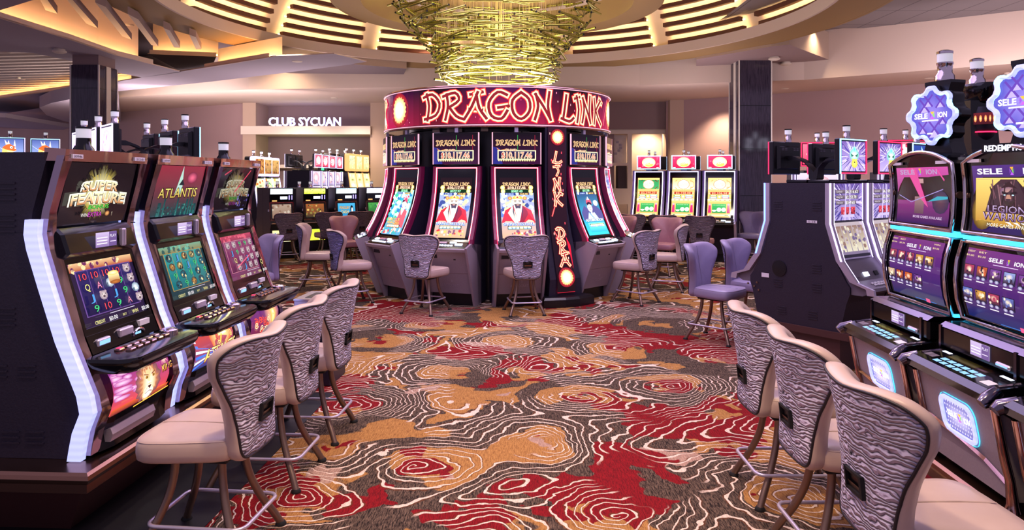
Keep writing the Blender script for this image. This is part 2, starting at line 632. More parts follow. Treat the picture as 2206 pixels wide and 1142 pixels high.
class CV:
    """a flat picture: coloured shapes laid over each other on a screen of width W and height H"""
    def __init__(s, W, H, matn='screen', mp=None, clip=True):
        s.W, s.H, s.k = W, H, 0
        s.clip = clip and W < 1
        s.mb = MB()
        s.mb.m(matn)
        s.mp = mp or (lambda x, y, d: (x, -d, y))
        s.step = 0.0006
    def p3(s, x, y):
        if s.clip:
            x, y = min(max(x, 0), s.W), min(max(y, 0), s.H)
        return s.mp(x, y, s.k * s.step)
    def rect(s, x0, y0, x1, y1, c, c2=None, nx=1, ny=1):
        c2 = c2 or c
        for j in range(ny):
            for i in range(nx):
                a, b = x0 + (x1 - x0) * i / nx, x0 + (x1 - x0) * (i + 1) / nx
                u, v = j / ny, (j + 1) / ny
                p, q = y0 + (y1 - y0) * u, y0 + (y1 - y0) * v
                cu, cv = mix(c, c2, u), mix(c, c2, v)
                s.mb.poly([s.p3(a, p), s.p3(b, p), s.p3(b, q), s.p3(a, q)], [cu, cu, cv, cv])
        s.k += 1
        return s
    def poly(s, pts, c):
        s.mb.poly([s.p3(*p) for p in pts], c)
        s.k += 1
        return s
    def fan(s, cx, cy, ring, cin, cout):
        n = len(ring)
        for i in range(n):
            a, b = ring[i], ring[(i + 1) % n]
            s.mb.poly([s.p3(cx, cy), s.p3(*a), s.p3(*b)], [cin, cout, cout])
        s.k += 1
        return s
    def disc(s, cx, cy, rx, ry, cin, cout=None, n=20):
        return s.fan(cx, cy, [(cx + rx * math.cos(2 * PI * i / n), cy + ry * math.sin(2 * PI * i / n)) for i in range(n)], cin, cout or cin)
    def star(s, cx, cy, r0, r1, n, cin, cout, ysc=1.0, jit=0.0):
        ring = []
        for i in range(2 * n):
            r = (r1 if i % 2 else r0) * (1 + random.uniform(-jit, jit))
            ring.append((cx + r * math.cos(PI * i / n), cy + r * ysc * math.sin(PI * i / n)))
        return s.fan(cx, cy, ring, cin, cout)
    def text(s, t, cx, cy, h, c, w=None, off=0.0, c2=None, shear=0.0, rot=0.0, arch=0.0):
        vs, fs, a, b, lo, hi = glyphs(t, off, shear)
        sy = h / 0.72
        sx = sy if w is None else w / max(b - a, 1e-6)
        mx, my = (a + b) / 2, 0.36
        cr, sr = math.cos(rot), math.sin(rot)
        pts, cols = [], []
        for x, y in vs:
            X, Y = (x - mx) * sx, (y - my) * sy
            Y -= arch * (2 * X / max(1e-6, (b - a) * sx)) ** 2
            pts.append(s.mb.P(s.p3(cx + X * cr - Y * sr, cy + X * sr + Y * cr)))
            cols.append(mix(c2 or c, c, max(0, min(1, (y - lo) / max(1e-6, hi - lo)))))
        for f in fs:
            s.mb.face([pts[i] for i in f], [cols[i] for i in f])
        s.k += 1
        return s
    def otext(s, t, cx, cy, h, c, oc, w=None, o=0.035, c2=None, **kw):
        s.text(t, cx, cy, h, oc, w, off=o, **kw)
        return s.text(t, cx, cy, h, c, w * 0.985 if w else None, c2=c2, **kw)
    def stroke(s, pts, wd, c, ext=0.45):
        """a continuous ribbon of width wd along pts"""
        P = [Vector((p[0], p[1])) for p in pts]
        n = len(P)
        T = [(P[min(i + 1, n - 1)] - P[max(i - 1, 0)]) for i in range(n)]
        T = [t.normalized() if t.length > 1e-9 else Vector((1, 0)) for t in T]
        P[0] = P[0] - T[0] * wd * ext
        P[-1] = P[-1] + T[-1] * wd * ext
        N = [Vector((-t.y, t.x)) * wd / 2 for t in T]
        for i in range(n - 1):
            s.mb.poly([s.p3(*(P[i] - N[i])), s.p3(*(P[i + 1] - N[i + 1])), s.p3(*(P[i + 1] + N[i + 1])), s.p3(*(P[i] + N[i]))], c)
        s.k += 1
        return s
    def rays(s, cx, cy, r0, r1, n, cin, cout, ysc=1.0):
        """thin rays of light fading from the middle"""
        for i in range(n):
            a = random.uniform(0, 2 * PI)
            w_ = random.uniform(.02, .07)
            r = random.uniform(r0, r1)
            q = [(cx, cy), (cx + r * math.cos(a - w_), cy + ysc * r * math.sin(a - w_)), (cx + r * math.cos(a + w_), cy + ysc * r * math.sin(a + w_))]
            s.mb.poly([s.p3(*p) for p in q], [cin, cout, cout])
            s.k += .1
        s.k += 1
        return s
    def brush(s, word, cx, cy, h, w, layers):
        """brush-stroke capitals; layers = [(extra thickness, colour), ...] from the outside in"""
        adv = sum(BR[ch][0] for ch in word)
        sx, sy = w / adv, h
        for th, c in layers:
            x = cx - w / 2
            for ch in word:
                a, strokes = BR[ch]
                for st in strokes:
                    pp = catmull(st, 3) if len(st) > 2 else [Vector(p) for p in st]
                    s.stroke([(x + p.x * sx, cy + (p.y - 0.5) * sy) for p in pp], th * h, c)
                    s.k -= 1
                x += a * sx
            s.k += 1
        return s
    def spray(s, x0, y0, x1, y1, n, r, cols, kind='disc'):
        for i in range(n):
            x, y = random.uniform(x0, x1), random.uniform(y0, y1)
            q = r * random.uniform(0.5, 1.3)
            m = random.randint(5, 7)
            ph = random.uniform(0, PI)
            s.mb.poly([s.p3(x + q * math.cos(ph + 2 * PI * i / m), y + q * random.uniform(0.7, 1.1) * math.sin(ph + 2 * PI * i / m)) for i in range(m)], random.choice(cols))
        s.k += 1
        return s
    def spiral(s, cx, cy, r, turns, wd, c, ph=0.0):
        n = int(12 * turns)
        return s.stroke([(cx + r * i / n * math.cos(ph + 2 * PI * turns * i / n), cy + r * i / n * math.sin(ph + 2 * PI * turns * i / n)) for i in range(1, n + 1)], wd, c)
    def done(s, name, parent, extra=None):
        return s.mb.build(name, parent)

BR = {
    'D': (0.95, [[(0.16, 1.0), (0.28, 0.55), (0.2, 0.0)], [(0.0, 0.88), (0.45, 0.98), (0.8, 0.62), (0.62, 0.18), (0.05, 0.04)]]),
    'R': (0.95, [[(0.18, 0.95), (0.24, 0.5), (0.12, 0.0)], [(0.02, 0.88), (0.55, 1.0), (0.72, 0.72), (0.28, 0.45)], [(0.3, 0.46), (0.6, 0.12), (0.9, 0.0)]]),
    'A': (0.9, [[(0.55, 1.0), (0.3, 0.45), (0.0, 0.0)], [(0.25, 0.92), (0.75, 1.0)], [(0.5, 0.9), (0.62, 0.4), (0.9, 0.02)], [(0.22, 0.38), (0.72, 0.34)]]),
    'G': (0.95, [[(0.82, 0.9), (0.45, 1.0), (0.1, 0.6), (0.2, 0.12), (0.6, 0.0), (0.84, 0.3)], [(0.48, 0.42), (0.9, 0.48)]]),
    'O': (0.95, [[(0.45, 1.0), (0.1, 0.7), (0.14, 0.22), (0.46, 0.0), (0.8, 0.3), (0.78, 0.75), (0.45, 1.0)]]),
    'N': (1.0, [[(0.12, 0.95), (0.22, 0.5), (0.08, 0.0)], [(0.1, 0.95), (0.45, 0.5), (0.75, 0.05)], [(0.72, 1.05), (0.66, 0.5), (0.78, 0.0)]]),
    'L': (0.85, [[(0.3, 1.0), (0.2, 0.5), (0.1, 0.08)], [(0.0, 0.1), (0.5, 0.0), (0.78, 0.14)]]),
    'I': (0.5, [[(0.15, 1.0), (0.3, 0.5), (0.2, 0.0)], [(0.02, 0.9), (0.36, 0.98)]]),
    'K': (1.0, [[(0.14, 1.0), (0.24, 0.5), (0.14, 0.0)], [(0.85, 0.95), (0.5, 0.7), (0.26, 0.48)], [(0.34, 0.5), (0.55, 0.25), (0.9, 0.0)], [(0.7, 0.98), (0.98, 0.86)]]),
    ' ': (0.45, []),
}
W_, K_ = C('#ffffff'), C('#050408')
# ================================================================== the room
CC = (-0.23, 11.3)              # axis shared by the round carousel, the rod chandelier and the dome

def struct(name, mb, smooth=None):
    o = mb.build(name, None, smooth)
    o['kind'] = 'structure'
    return o

def ring_pts(r, a0=0, a1=360, n=72):
    return [(CC[0] + r * math.cos(math.radians(a0 + (a1 - a0) * i / n)), CC[1] + r * math.sin(math.radians(a0 + (a1 - a0) * i / n))) for i in range(n + 1)]

def annulus(mb, r0, r1, z0, z1, n=96):
    """a flat ring with a rectangular section"""
    rings = []
    for i in range(n):
        a = 2 * PI * i / n
        c, s_ = math.cos(a), math.sin(a)
        rings.append([(CC[0] + r * c, CC[1] + r * s_, z) for r, z in ((r0, z0), (r1, z0), (r1, z1), (r0, z1))])
    rings.append(rings[0])
    mb.loft(rings, True, False)

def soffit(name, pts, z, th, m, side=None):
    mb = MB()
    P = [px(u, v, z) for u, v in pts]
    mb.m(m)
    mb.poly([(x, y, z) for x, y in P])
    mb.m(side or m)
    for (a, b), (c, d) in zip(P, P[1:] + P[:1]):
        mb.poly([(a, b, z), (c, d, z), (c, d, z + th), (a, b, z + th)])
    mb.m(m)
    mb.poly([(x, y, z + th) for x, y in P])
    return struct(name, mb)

# floor
mb = MB().m('carpet')
mb.poly([(-16, -2, 0), (16, -2, 0), (16, 30, 0), (-16, 30, 0)])
struct('floor', mb)

# walls: an angled run of painted planes behind the machines
def wall(name, p, q, z0, z1, m, th=0.12):
    p, q = Vector((p[0], p[1])), Vector((q[0], q[1]))
    t = (q - p).normalized()
    n = Vector((-t.y, t.x)) * th
    mb = MB().m(m)
    a, b, c, d = p, q, q + n, p + n
    mb.prism([tuple(a), tuple(b), tuple(c), tuple(d)], 'z', z0, z1)
    return struct(name, mb)

WT = 3.9
wall('wall_far', (-26, 21.0), (-15.4, 24.6), 0, WT + 0.6, 'paint_mauve')
def wp(u, y):
    return ((u - CX) / F * y, y)
wall('wall_left', (-15.5, 24.6), wp(527, 20.6), 0, WT + 0.6, 'paint_mauve')
mb = MB().m('paint_beige')                                           # pilasters either side of the club niche
x0, x1 = wp(527, 20.6)[0], wp(555, 20.6)[0]
mb.box(x0, x1, 20.45, 21.6, 0, WT + 0.5)
x2, x3 = wp(800, 20.6)[0], wp(868, 20.6)[0]
mb.box(x2, x3, 20.45, 21.6, 0, WT + 0.5)
struct('trim_1', mb)
wall('wall_back', (x1 - 0.2, 21.5), (x2 + 0.2, 21.5), 0, WT + 0.5, 'paint_taupe')
mb = MB().m('panel_cream')                                           # lit ledge across the niche, second ledge lower down
mb.box(x0 - 0.02, x2 + 0.02, 20.35, 21.5, 2.98, 3.22)
mb.box(x1, x2, 21.15, 21.5, 2.02, 2.12)
struct('trim_2', mb)
# wall with the openings on the right
wall('wall_right', wp(1435, 20.0), (13.5, 13.6), 0, WT + 0.6, 'paint_mauve')
y4 = 20.2
xa, xb, xc = wp(868, y4)[0], wp(1300, y4)[0], wp(1435, y4)[0]
mb = MB().m('paint_taupe')
mb.box(xa, xb + 0.35, y4 + 0.3, y4 + 0.4, 0, WT + 0.5)
struct('wall_centre', mb)
mb = MB().m('paint_taupe')
mb.box(xb, xc, y4, y4 + 0.1, 3.12, WT + 0.5)                         # dark header over the opening
struct('wall_header', mb)
mb = MB().m('paint_beige')
mb.box(xc, wp(1483, y4)[0], y4 - 0.5, y4 + 0.5, 0, WT + 0.4)
struct('trim_3', mb)
# cream grid frame and frosted map panel in the opening
mb = MB().m('panel_cream')
fy = y4 + 0.25
def fx(u):
    return wp(u, fy)[0]
def fz(v):
    return CH + (HY - v) / F * fy
mb.box(fx(1296), fx(1437), fy - 0.1, fy, fz(289), fz(272))
mb.box(fx(1351), fx(1360), fy - 0.1, fy, 0, fz(289))
mb.box(fx(1296), fx(1351), fy - 0.1, fy, fz(357), fz(351))
mb.box(fx(1296), fx(1351), fy - 0.1, fy, fz(440), fz(406))
struct('trim_4', mb)
mb = MB().m('paint_cream')
mb.box(fx(1285), fx(1440), fy + 0.9, fy + 1.0, 0, 3.4)
struct('wall_recess', mb)
mb = MB().m('recess_dark')
mb.box(fx(1332), fx(1351), fy + 0.02, fy + 0.5, fz(406), fz(357))
struct('trim_5', mb)
cv = CV(1, 1)
tint_noise('frosted', '#cfc4bd', '#b5a9a6', 1.6, 0.5, 0.25)
mb = MB().m('frosted')
mb.box(fx(1300), fx(1351), fy + 0.1, fy + 0.12, fz(351), fz(291))
mb.m('paint_lilac')
for i in range(9):
    t = i / 8
    u = 1322 + 14 * math.sin(t * 5) + 8 * t
    mb.box(fx(u - 3), fx(u + 3), fy + 0.085, fy + 0.1, fz(297 + 50 * t + 5), fz(297 + 50 * t))
tag(mb.build('map_panel'), 'frosted pale map panel framed in the cream wall opening', 'wall panel')

# columns of polished dark stone
def column(name, x0, x1, y0, y1, z1, strip):
    mb = MB().m('stone_dark')
    mb.box(x0, x1, y0, y1, 0, z1)
    mb.m('gloss_black')
    for z in (1.32, 2.35, 3.3):
        mb.box(x0 - 0.003, x1 + 0.003, y0 - 0.003, y1 + 0.003, z, z + 0.012)
    mb.m('mirror_trim')
    for x in (x0, x1):
        for y in (y0, y1):
            mb.box(x - 0.012, x + 0.012, y - 0.012, y + 0.012, 0, z1)
    s = x1 + 0.006 if strip > 0 else x0 - 0.006
    mb.box(s - 0.006, s + 0.006, y0 + 0.22, y0 + 0.36, 0, z1)
    o = struct(name, mb)
    return o
column('pillar_left', -7.82, -7.32, 12.5, 13.07, 3.72, 1)
mb = MB().m('paint_taupe')
mb.box(-7.80, -7.34, 12.52, 13.05, 3.72, 4.0)
struct('trim_6', mb)
column('pillar_right', 4.99, 5.70, 15.5, 16.2, 4.36, -1)
mb = MB().m('paint_taupe')
mb.box(5.0, 5.69, 15.52, 16.19, 4.36, 4.9)
struct('trim_7', mb)

# upper ceiling and the round dome
mb = MB().m('ceiling_dark')
outer = [(-16, -2), (16, -2), (16, 30), (-16, 30)]
n = 72
circ = ring_pts(5.75, 0, 360, n)[:-1]
A = [mb.P((x, y, 4.95)) for x, y in circ]
B = []
for x, y in circ:
    d = Vector((x - CC[0], y - CC[1])).normalized()
    t = min((16 - CC[0]) / d.x if d.x > 1e-6 else 1e9, (-16 - CC[0]) / d.x if d.x < -1e-6 else 1e9,
            (30 - CC[1]) / d.y if d.y > 1e-6 else 1e9, (5.2 - CC[1]) / d.y if d.y < -1e-6 else 1e9)
    B.append(mb.P((CC[0] + d.x * t, CC[1] + d.y * t, 4.95)))
for i in range(n):
    j = (i + 1) % n
    mb.face([A[i], B[i], B[j], A[j]])
struct('ceiling', mb)
mb = MB().m('paint_gold')
annulus(mb, 5.145, 5.895, 4.35, 4.36)
mb.m('paint_cream')
annulus(mb, 5.1, 5.145, 4.348, 4.55)
mb.m('paint_gold')
annulus(mb, 5.895, 5.95, 4.348, 4.95)
struct('ceiling_ring', mb, 30)
def dome_r(z):
    return 5.42 - 0.62 * (z - 4.55)
mb = MB().m('panel_cream')
rings = [[(CC[0] + (dome_r(z) + 0.2) * math.cos(2 * PI * i / 72), CC[1] + (dome_r(z) + 0.2) * math.sin(2 * PI * i / 72), z) for i in range(72)] for z in (4.5, 5.0, 5.5, 6.0)]
mb.loft(rings, True, False)
mb.poly(rings[-1])
struct('ceiling_dome', mb, 60)
RIBS = [24.6 * k + 0.5 for k in range(15)]
# wooden louvre boards between the ribs, LED tape on top of each row
tape = MB().m('led_slat')
k = 0
for row in range(8):
    z = 4.60 + 0.17 * row
    r = dome_r(z) - 0.02
    for a, b in zip(RIBS, RIBS[1:] + [RIBS[0] + 360]):
        mid = ((a + b) / 2) % 360
        a0, a1 = math.radians(a + 2.2), math.radians(b - 2.2)
        if row > 6 or not (0 < mid < 180 or row < 1):
            continue
        mb = MB().m('slat_wood')
        secs = []
        for t in range(5):
            q = a0 + (a1 - a0) * t / 4
            c, s_ = math.cos(q), math.sin(q)
            secs.append([(CC[0] + rr * c, CC[1] + rr * s_, zz) for rr, zz in ((r - 0.05, z), (r + 0.05, z), (r + 0.05, z + 0.085), (r - 0.05, z + 0.085))])
        mb.loft(secs, True, True)
        o = struct('ceiling_louver', mb)
        tape.tube([(CC[0] + (r + 0.11) * math.cos(a0 + (a1 - a0) * t / 5), CC[1] + (r + 0.11) * math.sin(a0 + (a1 - a0) * t / 5), z + 0.045) for t in range(6)], 0.008, 4)
struct('ceiling_light_tape', tape)
# inner ring around the chandelier
mb = MB().m('paint_gold')
annulus(mb, 2.19, 2.58, 4.47, 4.50)
annulus(mb, 2.58, 2.62, 4.468, 5.0)
annulus(mb, 2.15, 2.19, 4.468, 4.85)
mb.m('paint_cream')
mb.poly([(x, y, 4.85) for x, y in ring_pts(2.2)[:-1]])
struct('ceiling_oculus', mb, 30)

# stepped soffits
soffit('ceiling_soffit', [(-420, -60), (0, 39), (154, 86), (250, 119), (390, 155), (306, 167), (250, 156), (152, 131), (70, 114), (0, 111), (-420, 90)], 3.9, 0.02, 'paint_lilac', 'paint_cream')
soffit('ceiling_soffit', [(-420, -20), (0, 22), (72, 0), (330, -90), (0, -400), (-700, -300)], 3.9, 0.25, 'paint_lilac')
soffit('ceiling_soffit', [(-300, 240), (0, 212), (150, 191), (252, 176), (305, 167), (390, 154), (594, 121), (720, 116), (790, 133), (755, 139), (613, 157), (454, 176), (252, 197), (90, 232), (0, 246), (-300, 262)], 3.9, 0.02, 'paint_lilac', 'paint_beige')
# wall strip and LED tape of the long cove
def cove(name, pts, z, off, h, m, led_r=0.02, both=True):
    """lit wall standing behind a soffit's lip: pts run along the lip"""
    P = [Vector(px(u, v, z)) for u, v in pts]
    P = [a + (b - a) * k / 4 for a, b in zip(P, P[1:]) for k in range(4)] + [P[-1]]
    mb = MB().m(m)
    Q = []
    for i, p in enumerate(P):
        t = (P[min(i + 1, len(P) - 1)] - P[max(i - 1, 0)]).normalized()
        nrm = Vector((-t.y, t.x))
        if nrm.dot(p) < 0:
            nrm = -nrm
        Q.append(p + nrm * off)
    for a, b in zip(Q, Q[1:]):
        mb.poly([(a.x, a.y, z + 0.05), (b.x, b.y, z + 0.05), (b.x, b.y, z + h), (a.x, a.y, z + h)])
    o = struct(name + '_wall', mb)
    mb = MB().m('paint_cream')
    for a, b, qa, qb in zip(P, P[1:], Q, Q[1:]):
        ia, ib = a + (qa - a).normalized() * .02, b + (qb - b).normalized() * .02
        mb.prism([tuple(a), tuple(b), tuple(ib), tuple(ia)], 'z', z - .002, z + .085)
    struct(name + '_lip', mb)
    tp = MB().m('led_cove')
    tp.tube([((p.x + q.x) / 2, (p.y + q.y) / 2, z + 0.055) for p, q in zip(P, Q)], .012, 6)
    struct(name + '_light', tp)
    return Q
cove('ceiling_cove', [(-420, -60), (0, 39), (154, 86), (250, 119), (330, 138)], 3.9, 0.32, 1.05, 'paint_cream')
cove('ceiling_cove', [(-300, 240), (0, 212), (150, 191), (250, 177)], 3.9, 0.35, 1.0, 'paint_cream')
cove('ceiling_cove', [(440, 147), (510, 135), (578, 124)], 3.9, 0.30, 0.43, 'panel_cream')
# short cove box deeper in the recess
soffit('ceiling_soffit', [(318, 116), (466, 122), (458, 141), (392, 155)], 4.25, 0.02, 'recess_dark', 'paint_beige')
cove('ceiling_cove', [(322, 116), (466, 122)], 4.25, 0.3, 0.7, 'paint_cream')
# slanting beams in the recess; lit underside and shaded sides are painted in
BEAMS = [((66, -40), (98, 22), (124, 30), (88, -20)), ((112, -40), (186, 51), (211, 61), (134, -25)), ((205, 5), (263, 78), (284, 86), (228, 15)),
         ((275, 30), (326, 97), (341, 100), (298, 42)), ((352, 60), (375, 102), (388, 103), (366, 66)), ((408, 75), (422, 106), (434, 106), (422, 80))]
for q in BEAMS:
    mb = MB()
    zb = 4.2
    P = [px(u, v, zb) for u, v in q]
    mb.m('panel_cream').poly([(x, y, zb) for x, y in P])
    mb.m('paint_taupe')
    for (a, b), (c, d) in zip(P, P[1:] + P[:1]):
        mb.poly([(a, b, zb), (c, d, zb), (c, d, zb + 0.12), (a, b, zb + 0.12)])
    struct('ceiling_beam', mb)
# ceiling of parallel slats at the far left
mb = MB().m('recess_dark')
mb.poly([(-18, 12.6, 4.32), (-8.5, 12.6, 4.32), (-8.5, 20.5, 4.32), (-18, 20.5, 4.32)])
mb.m('panel_cream')
for i in range(20):
    y = 12.4 + 0.36 * i
    mb.prism([(-18, y + 1.9), (-8.5, y + 0.6), (-8.5, y + 0.72), (-18, y + 2.02)], 'z', 4.12, 4.28)
struct('ceiling_slats', mb)
# back soffit: fascia and lit underside
P = [(-14, 20.8), (-11, 19.2), (-6.5, 17.4), (-2.0, 16.9), (3.0, 16.6), (6.5, 15.7), (10, 13.2), (13.5, 10.6)]
Q = [(-15.6, 25), (-12, 24.2), (-7.5, 21.6), (-2, 21.6), (3.2, 21.6), (8, 18.3), (11.5, 16), (14.2, 13.4)]
mb = MB()
for (a, b), (c, d) in zip(list(zip(P, Q)), list(zip(P[1:], Q[1:]))):
    mb.m('paint_cream').poly([(a[0], a[1], WT), (c[0], c[1], WT), (d[0], d[1], WT), (b[0], b[1], WT)])
    mb.m('paint_cream').poly([(a[0], a[1], WT), (c[0], c[1], WT), (c[0], c[1], 4.95), (a[0], a[1], 4.95)])
struct('ceiling_bulkhead', mb)
# hanging box soffits left and right of the dome
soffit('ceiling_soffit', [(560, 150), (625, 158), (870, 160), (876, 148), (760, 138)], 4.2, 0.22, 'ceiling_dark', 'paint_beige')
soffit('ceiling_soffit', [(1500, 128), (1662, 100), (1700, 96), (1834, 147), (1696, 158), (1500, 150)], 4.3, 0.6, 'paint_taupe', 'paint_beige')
# grey tile ceiling at the upper right
mb = MB().m('ceiling_tile')
mb.poly([(4.2, 6.5, 4.9), (16, 6.5, 4.9), (16, 15, 4.9), (4.2, 15, 4.9)])
struct('ceiling_tiles', mb)
# low curved soffit at the far left
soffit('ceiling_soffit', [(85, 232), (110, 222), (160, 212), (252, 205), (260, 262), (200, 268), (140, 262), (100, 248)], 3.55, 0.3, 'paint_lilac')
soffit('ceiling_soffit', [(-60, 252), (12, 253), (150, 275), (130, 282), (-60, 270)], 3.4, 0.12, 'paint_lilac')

# downlights set flush in the ceiling
def downlight(u, v, z, label):
    x, y = px(u, v, z)
    t = empty('downlight', (x, y, z))
    tag(t, label, 'ceiling light', 'recessed downlights')
    MB().m('panel_cream').lathe([(0.075, -0.012), (0.095, -0.008), (0.10, -0.001), (0.07, -0.001)], n=16).build('trim_ring', t, 40)
    MB().m('lamp_face').lathe([(0.062, -0.006), (0.062, -0.001)], n=16).build('lamp_face', t)
for u, v, z, lb in [(1840, 8, 4.9, 'bright downlight nearest the top edge in the grey tile ceiling'),
                    (1912, 60, 4.9, 'bright downlight second row in the grey tile ceiling'),
                    (1690, 191, WT, 'small downlight in the soffit right of the stone pillar'),
                    (2002, 169, WT, 'small downlight in the soffit above the gear-shaped toppers'),
                    (640, 132, 3.9, 'small downlight in the lilac soffit left of the dome'),
                    (8, 113, 3.9, 'downlight beside the slatted ceiling at far left'),
                    (45, 170, 4.12, 'dim downlight among the ceiling slats at far left'),
                    (720, 211, WT, 'small downlight in the bulkhead above the club sign'),
                    (276, 53, 4.42, 'downlight glowing between the slanting ceiling beams')]:
    downlight(u, v, z, lb)
def detector(u, v, z, label, r=0.09):
    x, y = px(u, v, z)
    tag(MB().m('panel_cream').lathe([(r * 0.6, -0.07), (r, -0.05), (r, -0.03), (r * 0.8, -0.028), (r * 0.8, 0.0)], (x, y, z), 16).build('smoke_detector', None, 40), label, 'smoke detector', 'ceiling detectors')
detector(128, 106, 3.9, 'round white smoke detector on the lilac soffit at left', 0.11)
detector(1693, 134, 4.3, 'round white detector under the box soffit by the pillar', 0.12)
detector(1668, 123, 4.3, 'white detector half hidden behind the pillar top', 0.12)
detector(2170, 157, WT, 'small dark-eyed dome camera on the soffit at right', 0.07)

# wall washers over the back bulkhead, light in the recess
for x, y in ((-5.6, 16.6), (-1.9, 16.2), (6.4, 14.6), (9.0, 12.6)):
    spot(x, y, 4.9, 180, WARM, 120, 0.9, 0.1)
spot(wp(1400, 20.9)[0], 20.9, 3.3, 150, WARM, 130)
spot(wp(1440, 20)[0] + 1.0, 18.6, 3.85, 300, WARM, 110)
for x, y in ((-6.0, 19.4), (-4.4, 19.4), (-10.0, 19.4), (6.5, 16.6), (9.2, 14.4)):
    spot(x, y, 3.85, 240, (1.0, .78, .66), 130, 0.9)
# ================================================================== the stools
def back_outline(n_per=5):
    R = [(0.0, 0.446), (0.10, 0.447), (0.150, 0.455), (0.174, 0.487), (0.178, 0.55), (0.185, 0.63), (0.205, 0.71), (0.236, 0.79),
         (0.262, 0.86), (0.275, 0.92), (0.268, 0.968), (0.232, 1.000), (0.16, 1.010), (0.07, 1.003)]
    pts = R + [(0.0, 0.998)] + [(-x, z) for x, z in R[:0:-1]]
    return [(p.x, p.y) for p in catmull(pts, n_per, True)]
BO = back_outline()
YC = [(0.44, 0.205), (0.55, 0.205), (0.65, 0.213), (0.75, 0.232), (0.85, 0.250), (0.93, 0.262), (1.02, 0.292)]
WR = [(0.44, 0.015), (0.55, 0.045), (0.65, 0.080), (0.75, 0.108), (0.85, 0.118), (0.93, 0.108), (1.02, 0.075)]
def bsurf(x, z):
    return interp(YC, z) - interp(WR, z) * (x / 0.26) ** 2
def bring(s, d, cz=0.74):
    """one ring of the backrest: outline scaled by s about its middle, pushed d rearward"""
    out = []
    for x, z in BO:
        X, Z = x * s, cz + (z - cz) * (1 - (1 - s) * 0.75 if s > 0.7 else s)
        # rearward push follows the sideways curl of the shell
        k = interp(WR, Z) * 2 * X / 0.26 ** 2
        ln = math.hypot(1, k)
        out.append((X + d * k / ln, bsurf(X, Z) + d / ln, Z))
    return out
def seat_ring(s, z, cy=-0.03):
    o = []
    for p in SO:
        o.append((p[0] * s, cy + (p[1] - cy) * s, z))
    return o
_R = [(0.0, -0.262), (0.12, -0.258), (0.205, -0.235), (0.235, -0.185), (0.232, -0.10), (0.212, 0.02), (0.192, 0.12), (0.165, 0.175), (0.09, 0.195)]
SO = [(p.x, p.y) for p in catmull(_R + [(0.0, 0.198)] + [(-x, y) for x, y in _R[:0:-1]], 4, True)]

